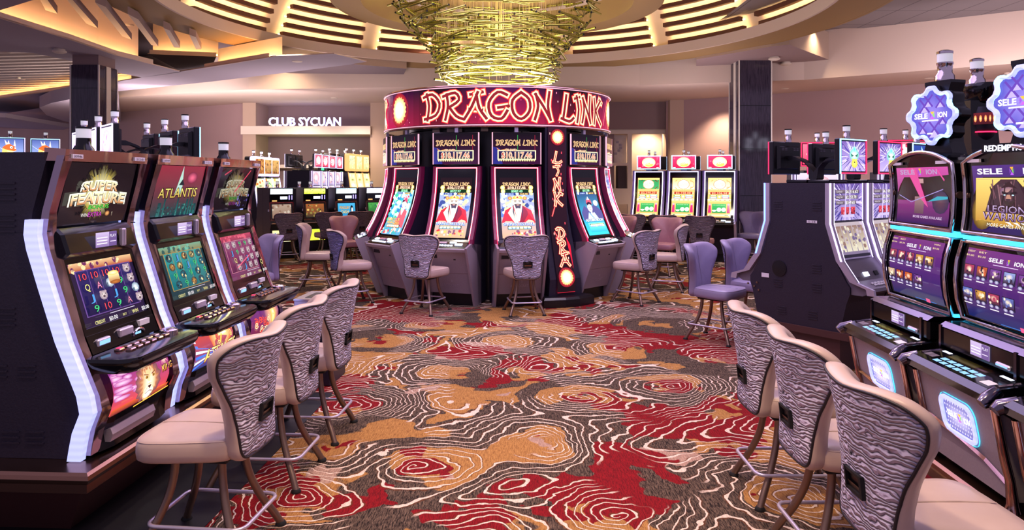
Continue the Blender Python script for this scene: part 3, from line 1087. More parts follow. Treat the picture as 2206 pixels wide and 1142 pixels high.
def make_stool(name, label, vin, fab, group):
    t = empty(name)
    tag(t, label, 'stool', group)
    # front shell in vinyl with its fat rounded rim
    mb = MB().m(vin)
    prof = [(0.02, -0.034), (0.45, -0.038), (0.80, -0.040), (0.93, -0.036), (0.985, -0.022), (1.0, 0.0), (0.995, 0.020), (0.975, 0.034), (0.94, 0.040), (0.88, 0.038), (0.6, 0.034), (0.3, 0.034), (0.02, 0.034)]
    mb.loft([bring(s, d) for s, d in prof], True, True)
    # stitched centre seam
    mb.tube([(0.001, bsurf(0, z) - 0.0395, z) for z in (0.55, 0.65, 0.75, 0.85, 0.93, 0.975)], 0.0028, 4)
    mb.build('backrest', t, 60)
    pb = MB().m(fab)
    pb.loft([bring(s, d) for s, d in ((0.925, 0.036), (0.90, 0.046), (0.80, 0.050), (0.6, 0.051), (0.3, 0.051), (0.02, 0.051))], True, False)
    back = pb.build('back_panel', t, 60)
    back['label'] = 'wavy quilted fabric back panel'
    MB().m('piping').tube(bring(0.93, 0.042), 0.0055, 6, closed=True).build('piping', back, 180)
    h = MB().m('rubber')
    z0, z1, hw = 0.60, 0.68, 0.058
    def hq(x, z, d):
        return (x, bsurf(x, z) + d, z)
    fr = 0.012
    for a, b, c, d in ((-hw, hw, z1 - fr, z1), (-hw, hw, z0, z0 + fr), (-hw, -hw + fr, z0, z1), (hw - fr, hw, z0, z1)):
        q = [(a, c), (b, c), (b, d), (a, d)]
        h.loft([[hq(x, z, 0.045) for x, z in q], [hq(x, z, 0.066) for x, z in q]])
    q = [(-hw + fr, z0 + fr), (hw - fr, z0 + fr), (hw - fr, z1 - fr), (-hw + fr, z1 - fr)]
    h.m('cabinet_black').poly([hq(x, z, 0.053) for x, z in q])
    h.m('leg_metal').poly([hq(x, z, dd) for (x, z), dd in zip([(-hw + fr, z0 + fr), (hw - fr, z0 + fr), (hw - fr, z0 + 0.035), (-hw + fr, z0 + 0.035)], (0.054, 0.054, 0.062, 0.062))])
    h.build('handle', back)
    # seat cushion
    sb = MB().m(vin)
    sb.loft([seat_ring(s, z) for s, z in ((0.70, 0.452), (0.93, 0.456), (0.985, 0.468), (1.0, 0.495), (0.998, 0.525), (0.975, 0.545), (0.93, 0.556), (0.75, 0.563), (0.4, 0.567), (0.02, 0.568))], True, True)
    sb.tube([(0.001, -0.235, 0.5625), (0.001, -0.10, 0.569), (0.001, 0.06, 0.569), (0.001, 0.16, 0.562)], 0.0026, 4)
    sb.tube(seat_ring(0.972, 0.5475), 0.0022, 4, closed=True)
    sb.build('seat', t, 60)
    MB().m('rubber').box(-0.14, 0.14, -0.15, 0.15, 0.432, 0.454, 0.006).build('seat_plate', t)
    for sx in (-1, 1):
        for sy in (-1, 1):
            path = [(0.105 * sx, 0.11 * sy, 0.440), (0.107 * sx, 0.114 * sy, 0.37), (0.122 * sx, 0.133 * sy, 0.27), (0.155 * sx, 0.173 * sy, 0.16), (0.190 * sx, 0.215 * sy, 0.075), (0.213 * sx, 0.243 * sy, 0.012)]
            lg = MB().m('leg_metal').tube(catmull(path, 3), 0.0182, 10).build('leg', t, 60)
            MB().m('rubber').lathe([(0.026, 0.0), (0.027, 0.008), (0.019, 0.02)], (0.2135 * sx, 0.244 * sy, 0), 12).build('foot', lg, 40)
    ring = [(x, y, 0.165) for x, y in rrect(-0.186, 0.186, -0.205, 0.245, 0.05, 4)]
    MB().m('silver').tube(ring, 0.0095, 8, closed=True).build('footrest', t, 180)
    return t

LAB = []
def stool(proto, first, x, y, fx, fy, label, group, s=1.0):
    """the stool's sitter looks along (fx, fy)"""
    o = proto if first else copy_tree(proto)
    o.location = (x, y, 0)
    o.rotation_euler = (0, 0, math.atan2(fx, -fy))
    o['label'] = label
    o['group'] = group
    return o

GL, GR, GC, GB, GF = 'stools along the left row', 'stools along the right row', 'stools around the round carousel', 'stools at the angled bank', 'stools at the far machines'
A_ = make_stool('slot_stool', 'x', 'vinyl', 'fabric_wave', GL)
stool(A_, True, -1.40, 3.28, -0.985, 0.10, 'beige vinyl stool nearest the camera in front of the lion-fronted slot machine', GL)
stool(A_, False, -1.40, 4.05, -0.995, 0.06, 'beige vinyl stool in the middle of the left row of three', GL)
stool(A_, False, -1.36, 4.73, -0.995, 0.06, 'beige vinyl stool at the far end of the left row beside the waste bin', GL)
stool(A_, False, 1.465, 2.47, 1.0, 0.02, 'large beige vinyl stool with lavender wavy back at the bottom right corner', GR)
stool(A_, False, 1.495, 3.16, 1.0, 0.0, 'beige vinyl stool in the middle of the right row of three', GR)
stool(A_, False, 1.515, 3.83, 1.0, 0.0, 'beige vinyl stool farthest back in the right row beside the dark bank', GR)
stool(A_, False, -1.10, 9.02, 0.40, 0.92, 'stool seen from behind left of centre under the round sign, seat turned right', GC)
stool(A_, False, 0.15, 8.95, -0.17, 0.985, 'stool seen from behind just left of the black writing tower', GC)
stool(A_, False, 1.70, 9.72, -0.72, 0.70, 'stool right of the round carousel with mottled back turned to the camera', GC)
stool(A_, False, 2.36, 10.75, -0.95, 0.30, 'stool at the right flank of the carousel showing its thin pale back edge', GC)
I_ = make_stool('slot_stool', 'x', 'vinyl', 'fabric_indigo_lit', GC)
stool(I_, True, -2.22, 9.72, 0.88, 0.48, 'stool with indigo-lit back at the left flank of the round carousel', GC)
stool(I_, False, -3.02, 10.95, 0.97, 0.12, 'thin-looking stool with blue-lit back behind the indigo-lit one', GC)
K_S = make_stool('slot_stool', 'x', 'vinyl_pink', 'fabric_plum', GC)
stool(K_S, True, -3.02, 13.0, 0.62, -0.78, 'pink stool facing the camera left of the carousel', GC)
stool(K_S, False, 2.68, 12.5, -0.55, -0.83, 'peach stool facing the camera between two stools right of the carousel', GC)
stool(K_S, False, 1.98, 13.1, -0.5, -0.86, 'small pale stool half hidden behind the carousel at right', GC)
P_S = make_stool('slot_stool', 'x', 'vinyl_pink', 'fabric_plum', GF)
stool(P_S, True, 3.60, 13.45, 0.35, 0.94, 'dark-backed stool in front of the rightmost bright curved machine', GF)
stool(P_S, False, 2.98, 13.8, 0.35, 0.94, 'dark-backed stool in front of the middle bright curved machine', GF)
stool(P_S, False, 2.42, 14.1, 0.35, 0.94, 'dark-backed stool in front of the leftmost bright curved machine', GF)
stool(P_S, False, -4.62, 14.5, -0.45, 0.89, 'plum-backed stool before the first old upright machine at left', GF)
stool(P_S, False, -3.92, 14.95, -0.45, 0.89, 'plum-backed stool before the second old upright machine', GF)
stool(P_S, False, -3.32, 15.3, -0.45, 0.89, 'plum-backed stool mostly hidden behind the pink stool', GF)
B_S = make_stool('slot_stool', 'x', 'vinyl_violet_lit', 'fabric_indigo_lit', GB)
stool(B_S, True, 2.16, 7.45, 0.72, -0.69, 'violet-lit stool facing right in front of the dark angled bank', GB)
stool(B_S, False, 2.70, 7.95, 0.72, -0.69, 'blue-violet stool partly hidden behind the bank\'s silver arm', GB)
stool(B_S, False, -3.13, 8.6, -0.75, -0.66, 'violet-lit stool peeking out behind the left row of slot machines', GB)
stool(B_S, False, 4.98, 14.75, -0.5, -0.86, 'lilac-lit stool facing the camera in front of the stone pillar', GF)
stool(A_, False, -6.95, 18.6, 0.6, -0.8, 'pale stool far behind the left row under the orange machines', GF)
stool(I_, False, 3.7, 20.0, -0.6, 0.8, 'tiny blue-lit stool far back by the cream wall opening', GF)
# ================================================================== slot machines: shared small things
def candle(parent, x, y, z, s=1.0, dark=True):
    """signal lamp on top of a machine"""
    c = MB().m('gloss_black' if dark else 'chrome')
    c.lathe([(0.056 * s, 0), (0.052 * s, 0.03 * s), (0.038 * s, 0.05 * s), (0.036 * s, 0.09 * s)] if dark else [(0.038 * s, 0), (0.038 * s, 0.05 * s), (0.035 * s, 0.055 * s), (0.035 * s, 0.09 * s)], (x, y, z), 14)
    o = c.build('signal_lamp', parent, 40)
    l = MB().m('glass_clear')
    l.lathe([(0.037 * s, 0.0), (0.038 * s, 0.05 * s)], (x, y, z + 0.09 * s), 14)
    l.m('gloss_black').lathe([(0.040 * s, 0.0), (0.040 * s, 0.012 * s)], (x, y, z + 0.14 * s), 14)
    l.build('lens', o, 40)
    return o

def plane_map(o, ux, uy):
    """picture plane: origin o, x axis ux, y axis uy; layers rise toward the viewer"""
    o, ux, uy = Vector(o), Vector(ux).normalized(), Vector(uy).normalized()
    n = ux.cross(uy)
    return lambda x, y, d: o + ux * x + uy * y + n * (d + 0.001)

def tilt(o, z0, f0, z1, f1):
    """plane map for a panel on a machine front (front is -y): bottom edge at height z0, forward f0; top edge at z1, f1"""
    return plane_map((o, -f0, z0), (1, 0, 0), (0, -(f1 - f0), z1 - z0)), math.hypot(z1 - z0, f1 - f0)

YEL, LYEL, ORG, RED = C('#f2d84a'), C('#fff3a8'), C('#f0932a'), C('#d8203a')
GRN, TEA, BLU, PUR, MAG = C('#3ad06a'), C('#2aa6a8'), C('#3d62d8'), C('#4a2a78'), C('#b02a86')
CRM, BRN, NAV, DRK = C('#f4e0c0'), C('#6a3a22'), C('#1a1444'), C('#120a1e')

def pic_super(c, dim=1.0):
    W, H = c.W, c.H
    c.rect(0, 0, W, H, C('#171016'))
    c.rays(W * .48, H * .52, H * .34, H * .50, 110, C('#f4dc70', dim), C('#1c1410'), .94)
    c.disc(W * .48, H * .52, H * .36, H * .32, C('#fff8c8', dim), C('#a8923a', dim), 28)
    c.rays(W * .48, H * .52, H * .40, H * .49, 40, C('#fff6b8', dim), C('#2a1e10'), .94)
    for t, y, h, w in (('SUPER', .64, .15, .52), ('FEATURE', .44, .17, .78)):
        c.text(t, W * .48, H * y, H * h, C('#fffbe0', dim), W * (w + .06), off=.10, arch=H * .03)
        c.text(t, W * .48, H * (y - .008), H * h, C('#120a06'), W * (w + .02), off=.05, arch=H * .03)
        c.text(t, W * .48, H * y, H * h, C('#fdf2c4', dim), W * w, c2=C('#c07a48', dim), off=.025, arch=H * .03)
    c.otext('BONUS', W * .5, H * .29, H * .065, C('#4fe04a', dim), C('#0c3010'), W * .30, o=.06)
    c.otext('WIN', W * .31, H * .165, H * .06, C('#e6e0d8', dim), K_, W * .10, o=.05)
    c.otext('EXTRA', W * .46, H * .17, H * .075, C('#c23ab4', dim), C('#30082c'), W * .20, o=.06)
    c.disc(W * .64, H * .17, W * .035, H * .045, C('#f0b070', dim), C('#7a4a22', dim), 10)
    c.otext('!', W * .71, H * .165, H * .07, C('#f4e6c8', dim), K_, o=.04)

def pic_atlantis_top(c):
    W, H = c.W, c.H
    c.rect(0, 0, W, H, C('#123a40'), C('#8c2a3a'), 1, 6)
    c.poly([(W * .42, H * .42), (W * .5, H * 1.0), (W * .58, H * .42)], C('#bfe6d8', .8))
    c.disc(W * .74, H * .76, W * .12, H * .12, C('#f06a8a'), C('#6a2038'), 14)
    for i in range(14):
        x = W * random.uniform(.04, .96)
        c.rect(x, 0, x + W * .03, H * random.uniform(.2, .36), C('#2a6a68'), C('#123a40'))
    c.poly([(W * .44, H * .62), (W * .5, H * .74), (W * .56, H * .62)], C('#182028'))
    c.otext('ATLANTIS', W * .47, H * .47, H * .19, C('#efe07a'), C('#2a1c10'), W * .84, o=.06, c2=C('#c8a44a'))
    c.spray(W * .1, H * .05, W * .9, H * .25, 60, W * .012, [C('#3c8a80'), C('#1c5a5c'), C('#0f3438')])

SYM = {'1': ('10', '#e0485a'), '9': ('9', '#3fcf80'), 'J': ('J', '#4a9ae0'), 'Q': ('Q', '#f0e890'), 'A': ('A', '#e88ab0')}
def pic_reels(c, grid, bg, cell, sky, dim=1.0, line='#6a4a90'):
    W, H = c.W, c.H
    c.rect(0, 0, W, H, C(bg, dim))
    c.rect(0, H * .82, W, H, C(sky[1], dim), C(sky[0], dim), 4, 3)
    c.spray(0, H * .83, W * .8, H * .98, 26, W * .03, [C(sky[2], dim), C(sky[0], dim)])
    x0, x1, y0, y1 = W * .09, W * .93, H * .17, H * .82
    c.rect(x0 - W * .01, y0 - H * .012, x1 + W * .01, y1 + H * .012, C(line, dim))
    cw, rh = (x1 - x0) / 5, (y1 - y0) / len(grid)
    for i in range(5):
        c.rect(x0 + cw * i + W * .004, y0, x0 + cw * (i + 1) - W * .004, y1, C(cell[1], dim), C(cell[0], dim), 1, 3)
        c.k -= 1
    c.k += 1
    for j, row in enumerate(grid):
        for i, s in enumerate(row):
            cx, cy = x0 + cw * (i + .5), y1 - rh * (j + .5)
            if s in SYM:
                t, q = SYM[s]
                c.otext(t, cx, cy, rh * .62, C(q, dim), C('#1a0a16'), cw * (.62 if t == '10' else .42), o=.05)
            elif s == 'w':
                c.disc(cx, cy, cw * .36, rh * .44, C('#e8d8d4', dim), C('#8a7488', dim), 10)
                c.disc(cx - cw * .22, cy + rh * .3, cw * .1, rh * .14, C('#b59aa4', dim), n=6)
                c.disc(cx + cw * .22, cy + rh * .3, cw * .1, rh * .14, C('#b59aa4', dim), n=6)
                c.disc(cx, cy - rh * .12, cw * .12, rh * .12, C('#5a4450', dim), n=6)
                c.disc(cx - cw * .14, cy + rh * .1, cw * .05, rh * .05, C('#2a1c28', dim), n=5)
                c.disc(cx + cw * .14, cy + rh * .1, cw * .05, rh * .05, C('#2a1c28', dim), n=5)
            elif s == 'd':
                c.disc(cx, cy, cw * .38, rh * .46, C('#f0f6fa', dim), C('#7a90a8', dim), 8)
                c.spray(cx - cw * .3, cy - rh * .3, cx + cw * .3, cy + rh * .3, 5, cw * .08, [C('#ffffff', dim), C('#54687e', dim)])
            elif s == 'f':
                q = random.choice(['#c0303a', '#d89a4a', '#2a7a90', '#e6c87a'])
                c.disc(cx, cy, cw * .4, rh * .46, C(q, dim), C('#20343a', dim), 8)
                c.spray(cx - cw * .25, cy - rh * .3, cx + cw * .25, cy + rh * .3, 4, cw * .1, [C('#f0dca0', dim), C('#183038', dim)])
    c.text('CREDIT', W * .14, H * .055, H * .05, C('#e8e090', dim), W * .15, off=.01)
    c.text('$0.00', W * .34, H * .058, H * .06, C('#f4f0f4', dim), W * .13, off=.01)
    c.text('BET', W * .52, H * .055, H * .035, C('#e8e090', dim), W * .06)
    c.text('WIN', W * .69, H * .058, H * .055, C('#e8e090', dim), W * .10, off=.01)
    c.text('$0.00', W * .87, H * .062, H * .06, C('#f4f0f4', dim), W * .13, off=.01)
    c.rect(W * .3, H * .125, W * .7, H * .135, C('#cfc4d8', dim))

def pic_lion(c):
    W, H = c.W, c.H
    c.rect(0, 0, W, H, C('#c04038'), C('#6a2a7a'), 1, 6)
    for i in range(16):
        x, y = W * random.uniform(-.02, .4), H * random.uniform(.35, .95)
        c.disc(x, y, W * random.uniform(.06, .16), H * .05, C('#f2b8d0'), C('#9a4a90'), 10)
    c.rect(0, 0, W, H * .14, C('#5a1a20'), C('#c0502a'))
    c.star(W * .86, H * .86, W * .05, W * .13, 12, C('#fff2d0'), C('#a04a68'), 1.2, .2)
    ring = []
    for i in range(28):
        a = 2 * PI * i / 28
        r = (.30 if i % 2 else .26)
        ring.append((W * (.50 + r * .80 * math.cos(a)), H * (.47 + r * 1.55 * math.sin(a))))
    c.fan(W * .5, H * .42, ring, C('#d8905a'), C('#6a3a4a'))
    c.star(W * .50, H * .46, W * .14, W * .19, 16, C('#f0c898'), C('#9a5a3a'), .95, .1)
    c.disc(W * .50, H * .44, W * .115, H * .40, C('#f8e4cc'), C('#d0986a'), 18)
    c.poly([(W * .46, H * .72), (W * .54, H * .72), (W * .535, H * .40), (W * .465, H * .40)], C('#e0b080'))
    c.disc(W * .50, H * .22, W * .085, H * .13, C('#fff6ec'), C('#e8c8a8'), 14)
    c.poly([(W * .465, H * .38), (W * .535, H * .38), (W * .50, H * .30)], C('#3a1c1c'))
    c.stroke([(W * .44, H * .22), (W * .50, H * .26), (W * .56, H * .22)], H * .02, C('#4a2020'))
    for sx in (-1, 1):
        c.disc(W * (.50 + sx * .058), H * .58, W * .024, H * .035, C('#e8b030'), C('#5a2a10'), 8)
        c.disc(W * (.50 + sx * .058), H * .58, W * .010, H * .018, K_, n=6)
        c.stroke([(W * (.50 + sx * .03), H * .62), (W * (.50 + sx * .09), H * .655)], H * .022, C('#6a3a20'))
    c.otext('KING', W * .86, H * .60, H * .15, C('#f6c860'), C('#2a0c10'), W * .24, o=.07, c2=C('#c06020'))
    c.stroke([(W * .3, H * .03), (W * .98, H * .05)], H * .03, C('#f0b040'))

def pic_atlantis_belly(c):
    W, H = c.W, c.H
    c.rect(0, 0, W, H, C('#26306a'), C('#b8402a'), 2, 5)
    c.disc(W * .62, H * .75, W * .30, H * .5, C('#fff0a0'), C('#d0502a'), 18)
    for i in range(7):
        a = .25 + i * .16
        c.poly([(W * .52, H * .35), (0, H * (.98 - i * .15)), (0, H * (.90 - i * .15))], C('#cfe6ff') if i % 2 else C('#3a6ad0'))
    for i in range(9):
        c.spiral(W * random.uniform(.3, .98), H * random.uniform(.45, .95), H * .10, 1.6, H * .022, random.choice([C('#f0a040'), C('#f8d070'), C('#e06030')]), i)
    c.poly([(W * .66, H * .98), (W * .72, H * .72), (W * .58, H * .72)], C('#fff4c0'))
    c.poly([(W * .63, H * .80), (W * .66, H * .86), (W * .70, H * .78)], C('#1c2a6a'))
    c.otext('ATLANTIS', W * .58, H * .34, H * .34, C('#ffe890'), C('#4a1810'), W * .84, o=.045, c2=C('#f0a030'))
    c.rect(W * .55, H * .10, W * .59, H * .75, C('#f0b040'))

def pic_frogs(c):
    W, H = c.W, c.H
    c.rect(0, 0, W, H, C('#6a2230'), C('#4a1c6a'), 1, 5)
    c.disc(W * .7, H * .62, W * .30, H * .48, C('#f6b070'), C('#6a2a5a'), 18)
    c.disc(W * .7, H * .58, W * .10, H * .36, C('#ffe9a0'), C('#c08a3a'), 12)
    c.poly([(W * .62, H * .80), (W * .70, H * .98), (W * .80, H * .80)], C('#38181a'))
    c.disc(W * .70, H * .66, W * .06, H * .10, C('#fff0c0'), C('#d0a050'), 10)
    for i in range(16):
        c.spiral(W * random.uniform(.02, .5), H * random.uniform(.05, .6), H * .11, 1.7, H * .028, random.choice([C('#e84a30'), C('#f0d0a0'), C('#c0342a'), C('#3a2018')]), i)
    c.otext('5FROGS', W * .66, H * .20, H * .20, C('#fff0d0'), C('#5a1a20'), W * .60, o=.06, c2=C('#f0b060'))

def pic_reader(c, tint='#a890c4'):
    W, H = c.W, c.H
    c.rect(0, 0, W, H, C(tint), C('#c8b4dc'))
    for i in range(3):
        c.rect(W * .05, H * (.2 + .2 * i), W * .55, H * (.27 + .2 * i), C('#f0e8f6'))
    c.rect(W * .62, 0, W, H, C('#6a528c'))
    c.text('PLAY', W * .81, H * .72, H * .2, C('#f0e8f6'), W * .3)
    c.rect(W * .66, H * .3, W * .96, H * .36, C('#d8c8e8'))

# ================================================================== the left row of three
LF = [(0.0, 0.235), (0.12, 0.255), (0.22, 0.295), (0.30, 0.280), (0.58, 0.165), (0.98, 0.040), (1.06, 0.025), (1.16, 0.038), (1.44, 0.115)]   # outline of the front, height > forward

def left_machine(name, label, loc, rz, pics, ids):
    t = empty(name, loc, rz)
    tag(t, label, 'slot machine', 'slot machines of the left row')
    HW = 0.34
    bk = 0.52
    # cabinet with pressed louvre slots on its sides
    mb = MB().m('cabinet_speckle')
    pts = [(-(f - 0.075), z) for z, f in LF] + [(bk, 1.44), (bk, 0.0)]
    mb.prism(pts, 'x', -HW, HW)
    for sx in (-1, 1):
        for yc, zc in ((0.12, 1.29), (0.12, 1.14), (0.12, 0.70), (0.02, 0.43), (0.16, 0.43), (-0.02, 0.12), (0.10, 0.12), (0.22, 0.12), (0.34, 1.29), (0.34, 0.70)):
            for k in range(4 if zc > .5 else 3):
                z = zc - k * 0.026
                mb.box(sx * HW - 0.006, sx * HW + 0.006, yc, yc + 0.085, z, z + 0.008)
        mb.box(sx * HW - 0.003, sx * HW + 0.003, -0.05, bk, 1.065, 1.071)
    mb.build('cabinet', t)
    for sx in (-1, 1):                                               # wide frosted light strips up both front corners
        a, b = sorted((sx * (HW + 0.004), sx * (HW + 0.040)))
        zz = [0.0, 0.06, 0.13, 0.22, 0.30, 0.55, 0.80, 0.98, 1.05, 1.12]
        rr = []
        for z in zz:
            f = interp(LF, z) - 0.012
            rr.append([(a, -f, z + 0.004), (b, -f, z + 0.004), (b, -f + 0.066, z + 0.004), (a, -f + 0.066, z + 0.004)])
        MB().m('led_white').loft(rr).build('light_strip', t)
        fb = MB().m('bezel_chrome')                                   # polished bezel in front of it
        zz2 = [0.02, 0.12, 0.22, 0.30, 0.55, 0.80, 0.98, 1.06, 1.16, 1.30, 1.425]
        rr = []
        for i, z in enumerate(zz2):
            f = interp(LF, z)
            wd = 0.055 + 0.012 * math.sin(i * 1.3)
            x0, x1 = sorted((sx * (HW + 0.006), sx * (HW - wd)))
            rr.append([(x0, -f - 0.012, z), (x1, -f - 0.012, z), (x1, -f + 0.025, z), (x0, -f + 0.025, z)])
        fb.loft(rr).build('bezel', t, 50)
    top = MB().m('rose_chrome')
    top.loft([[(x, -interp(LF, 1.40) - 0.016, 1.398), (x, -interp(LF, 1.44) - 0.010, 1.455), (x, -0.02, 1.462), (x, -0.02, 1.40)] for x in (-HW + .0, -HW + .04, 0, HW - .04, HW)])
    tp = top.build('top_bezel', t, 50)
    pl = CV(.06, .02, clip=False, mp=plane_map((-0.30, -interp(LF, 1.42) - 0.016, 1.412), (1, 0, 0), (0, .25, 1)))
    for xa, xb in ((-0.30, -0.225), (0.205, 0.30)):
        MB().m('label_white').box(xa, xb, -interp(LF, 1.42) - 0.022, -interp(LF, 1.42) + .02, 1.412, 1.432).build('asset_label', tp)
    pl.mb.mn = ['ink']
    pl.mp = lambda x, y, d: (x, -interp(LF, 1.42) - 0.0235, 1.422 + y)
    pl.text(ids[0], -0.2625, 0, 0.012, K_, 0.06)
    pl.text(ids[1], 0.2525, 0, 0.012, K_, 0.07)
    pl.done('asset_numbers', tp)
    # upper glass
    mp, h = tilt(-0.275, 1.085, interp(LF, 1.085) - 0.004, 1.395, interp(LF, 1.395) - 0.004)
    c = CV(0.55, h, 'screen' if pics[0] != 'dim' else 'screen_dim', mp)
    if pics[0] == 'atl':
        pic_atlantis_top(c)
    else:
        pic_super(c, 1.0 if pics[0] == 'super' else .55)
        if pics[0] == 'dim':
            c.stroke([(c.W * .45, c.H * .45), (c.W * .80, c.H * .95)], c.W * .02, C('#f04868'))  # red reflections on the glass, drawn into the picture
            c.stroke([(c.W * .05, c.H * .85), (c.W * .2, c.H * .95)], c.W * .02, C('#d03a58'))
            c.spray(c.W * .55, c.H * .1, c.W * .9, c.H * .4, 12, c.W * .02, [C('#8a7ac8'), C('#5a4a9a')])
    c.done('upper_screen', t)
    # card reader band between the glasses
    mb = MB().m('gloss_black')
    z0, z1 = 0.925, 1.075
    f0, f1 = interp(LF, z0), interp(LF, z1)
    mb.loft([[(x, -f0 - g, z0), (x, -f0 - g - .03, z0 + .03), (x, -f1 - g - .03, z1 - .03), (x, -f1 - g, z1), (x, 0, z1), (x, 0, z0)] for x, g in ((-.285, 0), (-.27, .012), (.27, .012), (.285, 0))])
    cr = mb.build('card_reader', t)
    mp = plane_map((-0.09, -f0 - .046, 0.965), (1, 0, 0), (0, .0, 1))
    c = CV(0.17, 0.075, 'screen', mp)
    pic_reader(c, '#8a70a8')
    c.done('display', cr)
    MB().m('silver').box(0.125, 0.160, -f0 - .056, -f0 - .03, 0.955, 1.05, .006).box(0.137, 0.148, -f0 - .06, -f0 - .05, 0.965, 1.04).build('card_slot', cr)
    # main screen on its slanted frame
    z0, z1 = 0.585, 0.915
    fr = MB().m('gloss_black')
    for (za, zb, xa, xb) in ((0.90, 0.93, -.285, .285), (0.555, 0.59, -.285, .285), (0.57, 0.92, -.285, -.262), (0.57, 0.92, .262, .285)):
        fa, fb_ = interp(LF, za), interp(LF, zb)
        fr.loft([[(xa, -fa - .010, za), (xb, -fa - .010, za), (xb, -fa + .05, za), (xa, -fa + .05, za)], [(xa, -fb_ - .010, zb), (xb, -fb_ - .010, zb), (xb, -fb_ + .05, zb), (xa, -fb_ + .05, zb)]])
    mp, h = tilt(-0.262, z0, interp(LF, z0) - 0.0, z1, interp(LF, z1) - 0.0)
    c = CV(0.524, h, 'screen', mp)
    if pics[1] == 'cats':
        pic_reels(c, ['1111w', 'QAd9w', 'JwJ9d', '919Aw'], '#241838', ('#2a2260', '#1a1440'), ('#f8d8a0', '#a83c2a', '#6a2a5a'))
        c.rect(c.W * .43, c.H * .56, c.W * .60, c.H * .70, C('#b0602a'), C('#fff2b0'), 1, 3)
        c.disc(c.W * .515, c.H * .70, c.W * .085, c.H * .035, C('#fff8d0'), C('#f0c860'), 14)
        c.disc(c.W * .515, c.H * .56, c.W * .085, c.H * .03, C('#c87838'), C('#8a4a20'), 14)
    elif pics[1] == 'reef':
        pic_reels(c, ['fJfff', 'ffJ9f', '9f9f9', 'f9fff'], '#1a3a44', ('#2a9a98', '#1a6a74'), ('#6ab8a0', '#8a7a4a', '#2a5a58'), .85, '#a8884a')
    else:
        pic_reels(c, ['ww99w', 'J9www', 'QwJww', 'wJwwQ'], '#6a2a58', ('#8a3a6a', '#5a2448'), ('#d04a68', '#8a2a50', '#e0607a'), .85, '#c07a90')
        c.stroke([(c.W * .05, c.H * .25), (c.W * .5, c.H * .45)], c.H * .02, C('#f05a78'))
    scr = c.done('main_screen', t)
    fr.build('screen_frame', scr)
    # bill slot band
    mb = MB().m('gloss_black')
    za, zb = 0.475, 0.56
    fa, fb_ = interp(LF, za) + .012, interp(LF, zb) + .012
    mb.loft([[(-.285, -fa, za), (.285, -fa, za), (.285, 0, za), (-.285, 0, za)], [(-.285, -fb_, zb), (.285, -fb_, zb), (.285, 0, zb), (-.285, 0, zb)]])
    bs = mb.build('slot_band', t)
    fm = (fa + fb_) / 2
    MB().m('silver').box(-.235, -.135, -fm - .012, -fm + .02, .497, .535, .006).m('key_blue').box(-.225, -.145, -fm - .014, -fm, .506, .526).build('ticket_slot', bs)
    MB().m('silver').box(-.06, .055, -fm - .014, -fm + .02, .505, .548, .006).build('name_plate', bs)
    MB().m('label_white').box(.125, .215, -fm - .004, -fm + .02, .528, .556).build('notice', bs)
    MB().m('chrome').tube([(.10 + .05 * math.cos(a * PI / 8), -fm - .012, .490 + .032 * math.sin(a * PI / 8)) for a in range(9)], .007, 6).m('key_blue').box(.075, .125, -fm - .010, -fm, .488, .504).build('bill_acceptor', bs)
    # button deck
    out = rrect(-.345, .345, -.455, -.12, .09, 6)
    mb = MB().m('gloss_black')
    mb.loft([[(x, y, z) for x, y in [(p[0] * s, p[1] * (1 if p[1] > -.25 else s)) for p in out]] for s, z in ((.93, .395), (.985, .425), (1.0, .455), (.985, .468), (.9, .472))])
    dk = mb.build('button_deck', t, 50)
    for r in range(2):
        for k in range(6):
            x = -.20 + k * .062 + r * .012
            y = -.300 - r * .050
            MB().m('rose_chrome').box(x, x + .044, y, y + .034, .468, .484, .005).m('led_red' if (k, r) == (0, 0) else 'plastic_grey').box(x + .008, x + .036, y + .007, y + .027, .484, .4855).build('button', dk)
    MB().m('chrome').lathe([(.046, 0), (.046, .018), (.03, .028), (.005, .03)], (.225, -.31, .470), 18).build('spin_button', dk, 40)
    # belly glass
    prof = [(.165, .285), (.23, .315), (.30, .318), (.36, .296), (.395, .275)]
    def bmap(x, y, d):
        z = .165 + y
        return (x - .25, -(interp(prof, z) + d + .002 - .03 * ((x - .25) / .3) ** 2), z)
    c = CV(.50, .23, 'screen_bright', bmap)
    {'lion': pic_lion, 'atl': pic_atlantis_belly, 'frog': pic_frogs}[pics[2]](c)
    bg = c.done('belly_glass', t)
    # lower tray with a brushed bar
    mb = MB().m('gloss_black')
    mb.loft([[(x, -.280 + g, .165), (x, -.260 + g, .09), (x, -.275 + g, .015), (x, -.1, .015), (x, -.1, .165)] for x, g in ((-.285, .02), (-.2, 0), (.2, 0), (.285, .02))])
    tr = mb.build('tray', t)
    MB().m('silver').loft([[(x, -.283, .05), (x, -.295, .085), (x, -.283, .115), (x, -.24, .10), (x, -.24, .05)] for x in (-.25, .12)]).build('tray_bar', tr, 40)
    candle(t, 0.0, 0.02, 1.44, .95)
    return t

RZL = math.radians(87.1)
for nm, lb, yy, pics, ids in (
        ('slot_machine', 'nearest slot machine of the left row with glowing yellow title and lion picture', 3.655, ('super', 'cats', 'lion'), ('30946', 'S12-01')),
        ('slot_machine', 'middle slot machine of the left row with teal reels and blue-rayed lower picture', 4.445, ('atl', 'reef', 'atl'), ('30949', 'S12-02')),
        ('slot_machine', 'farthest slot machine of the left row with pink reels and spiral frog picture', 5.235, ('dim', 'pink', 'frog'), ('30947', 'S12-03'))):
    left_machine(nm, lb, (-2.20 + 0.05 * (yy - 3.655), yy, 0.385), RZL, pics, ids)

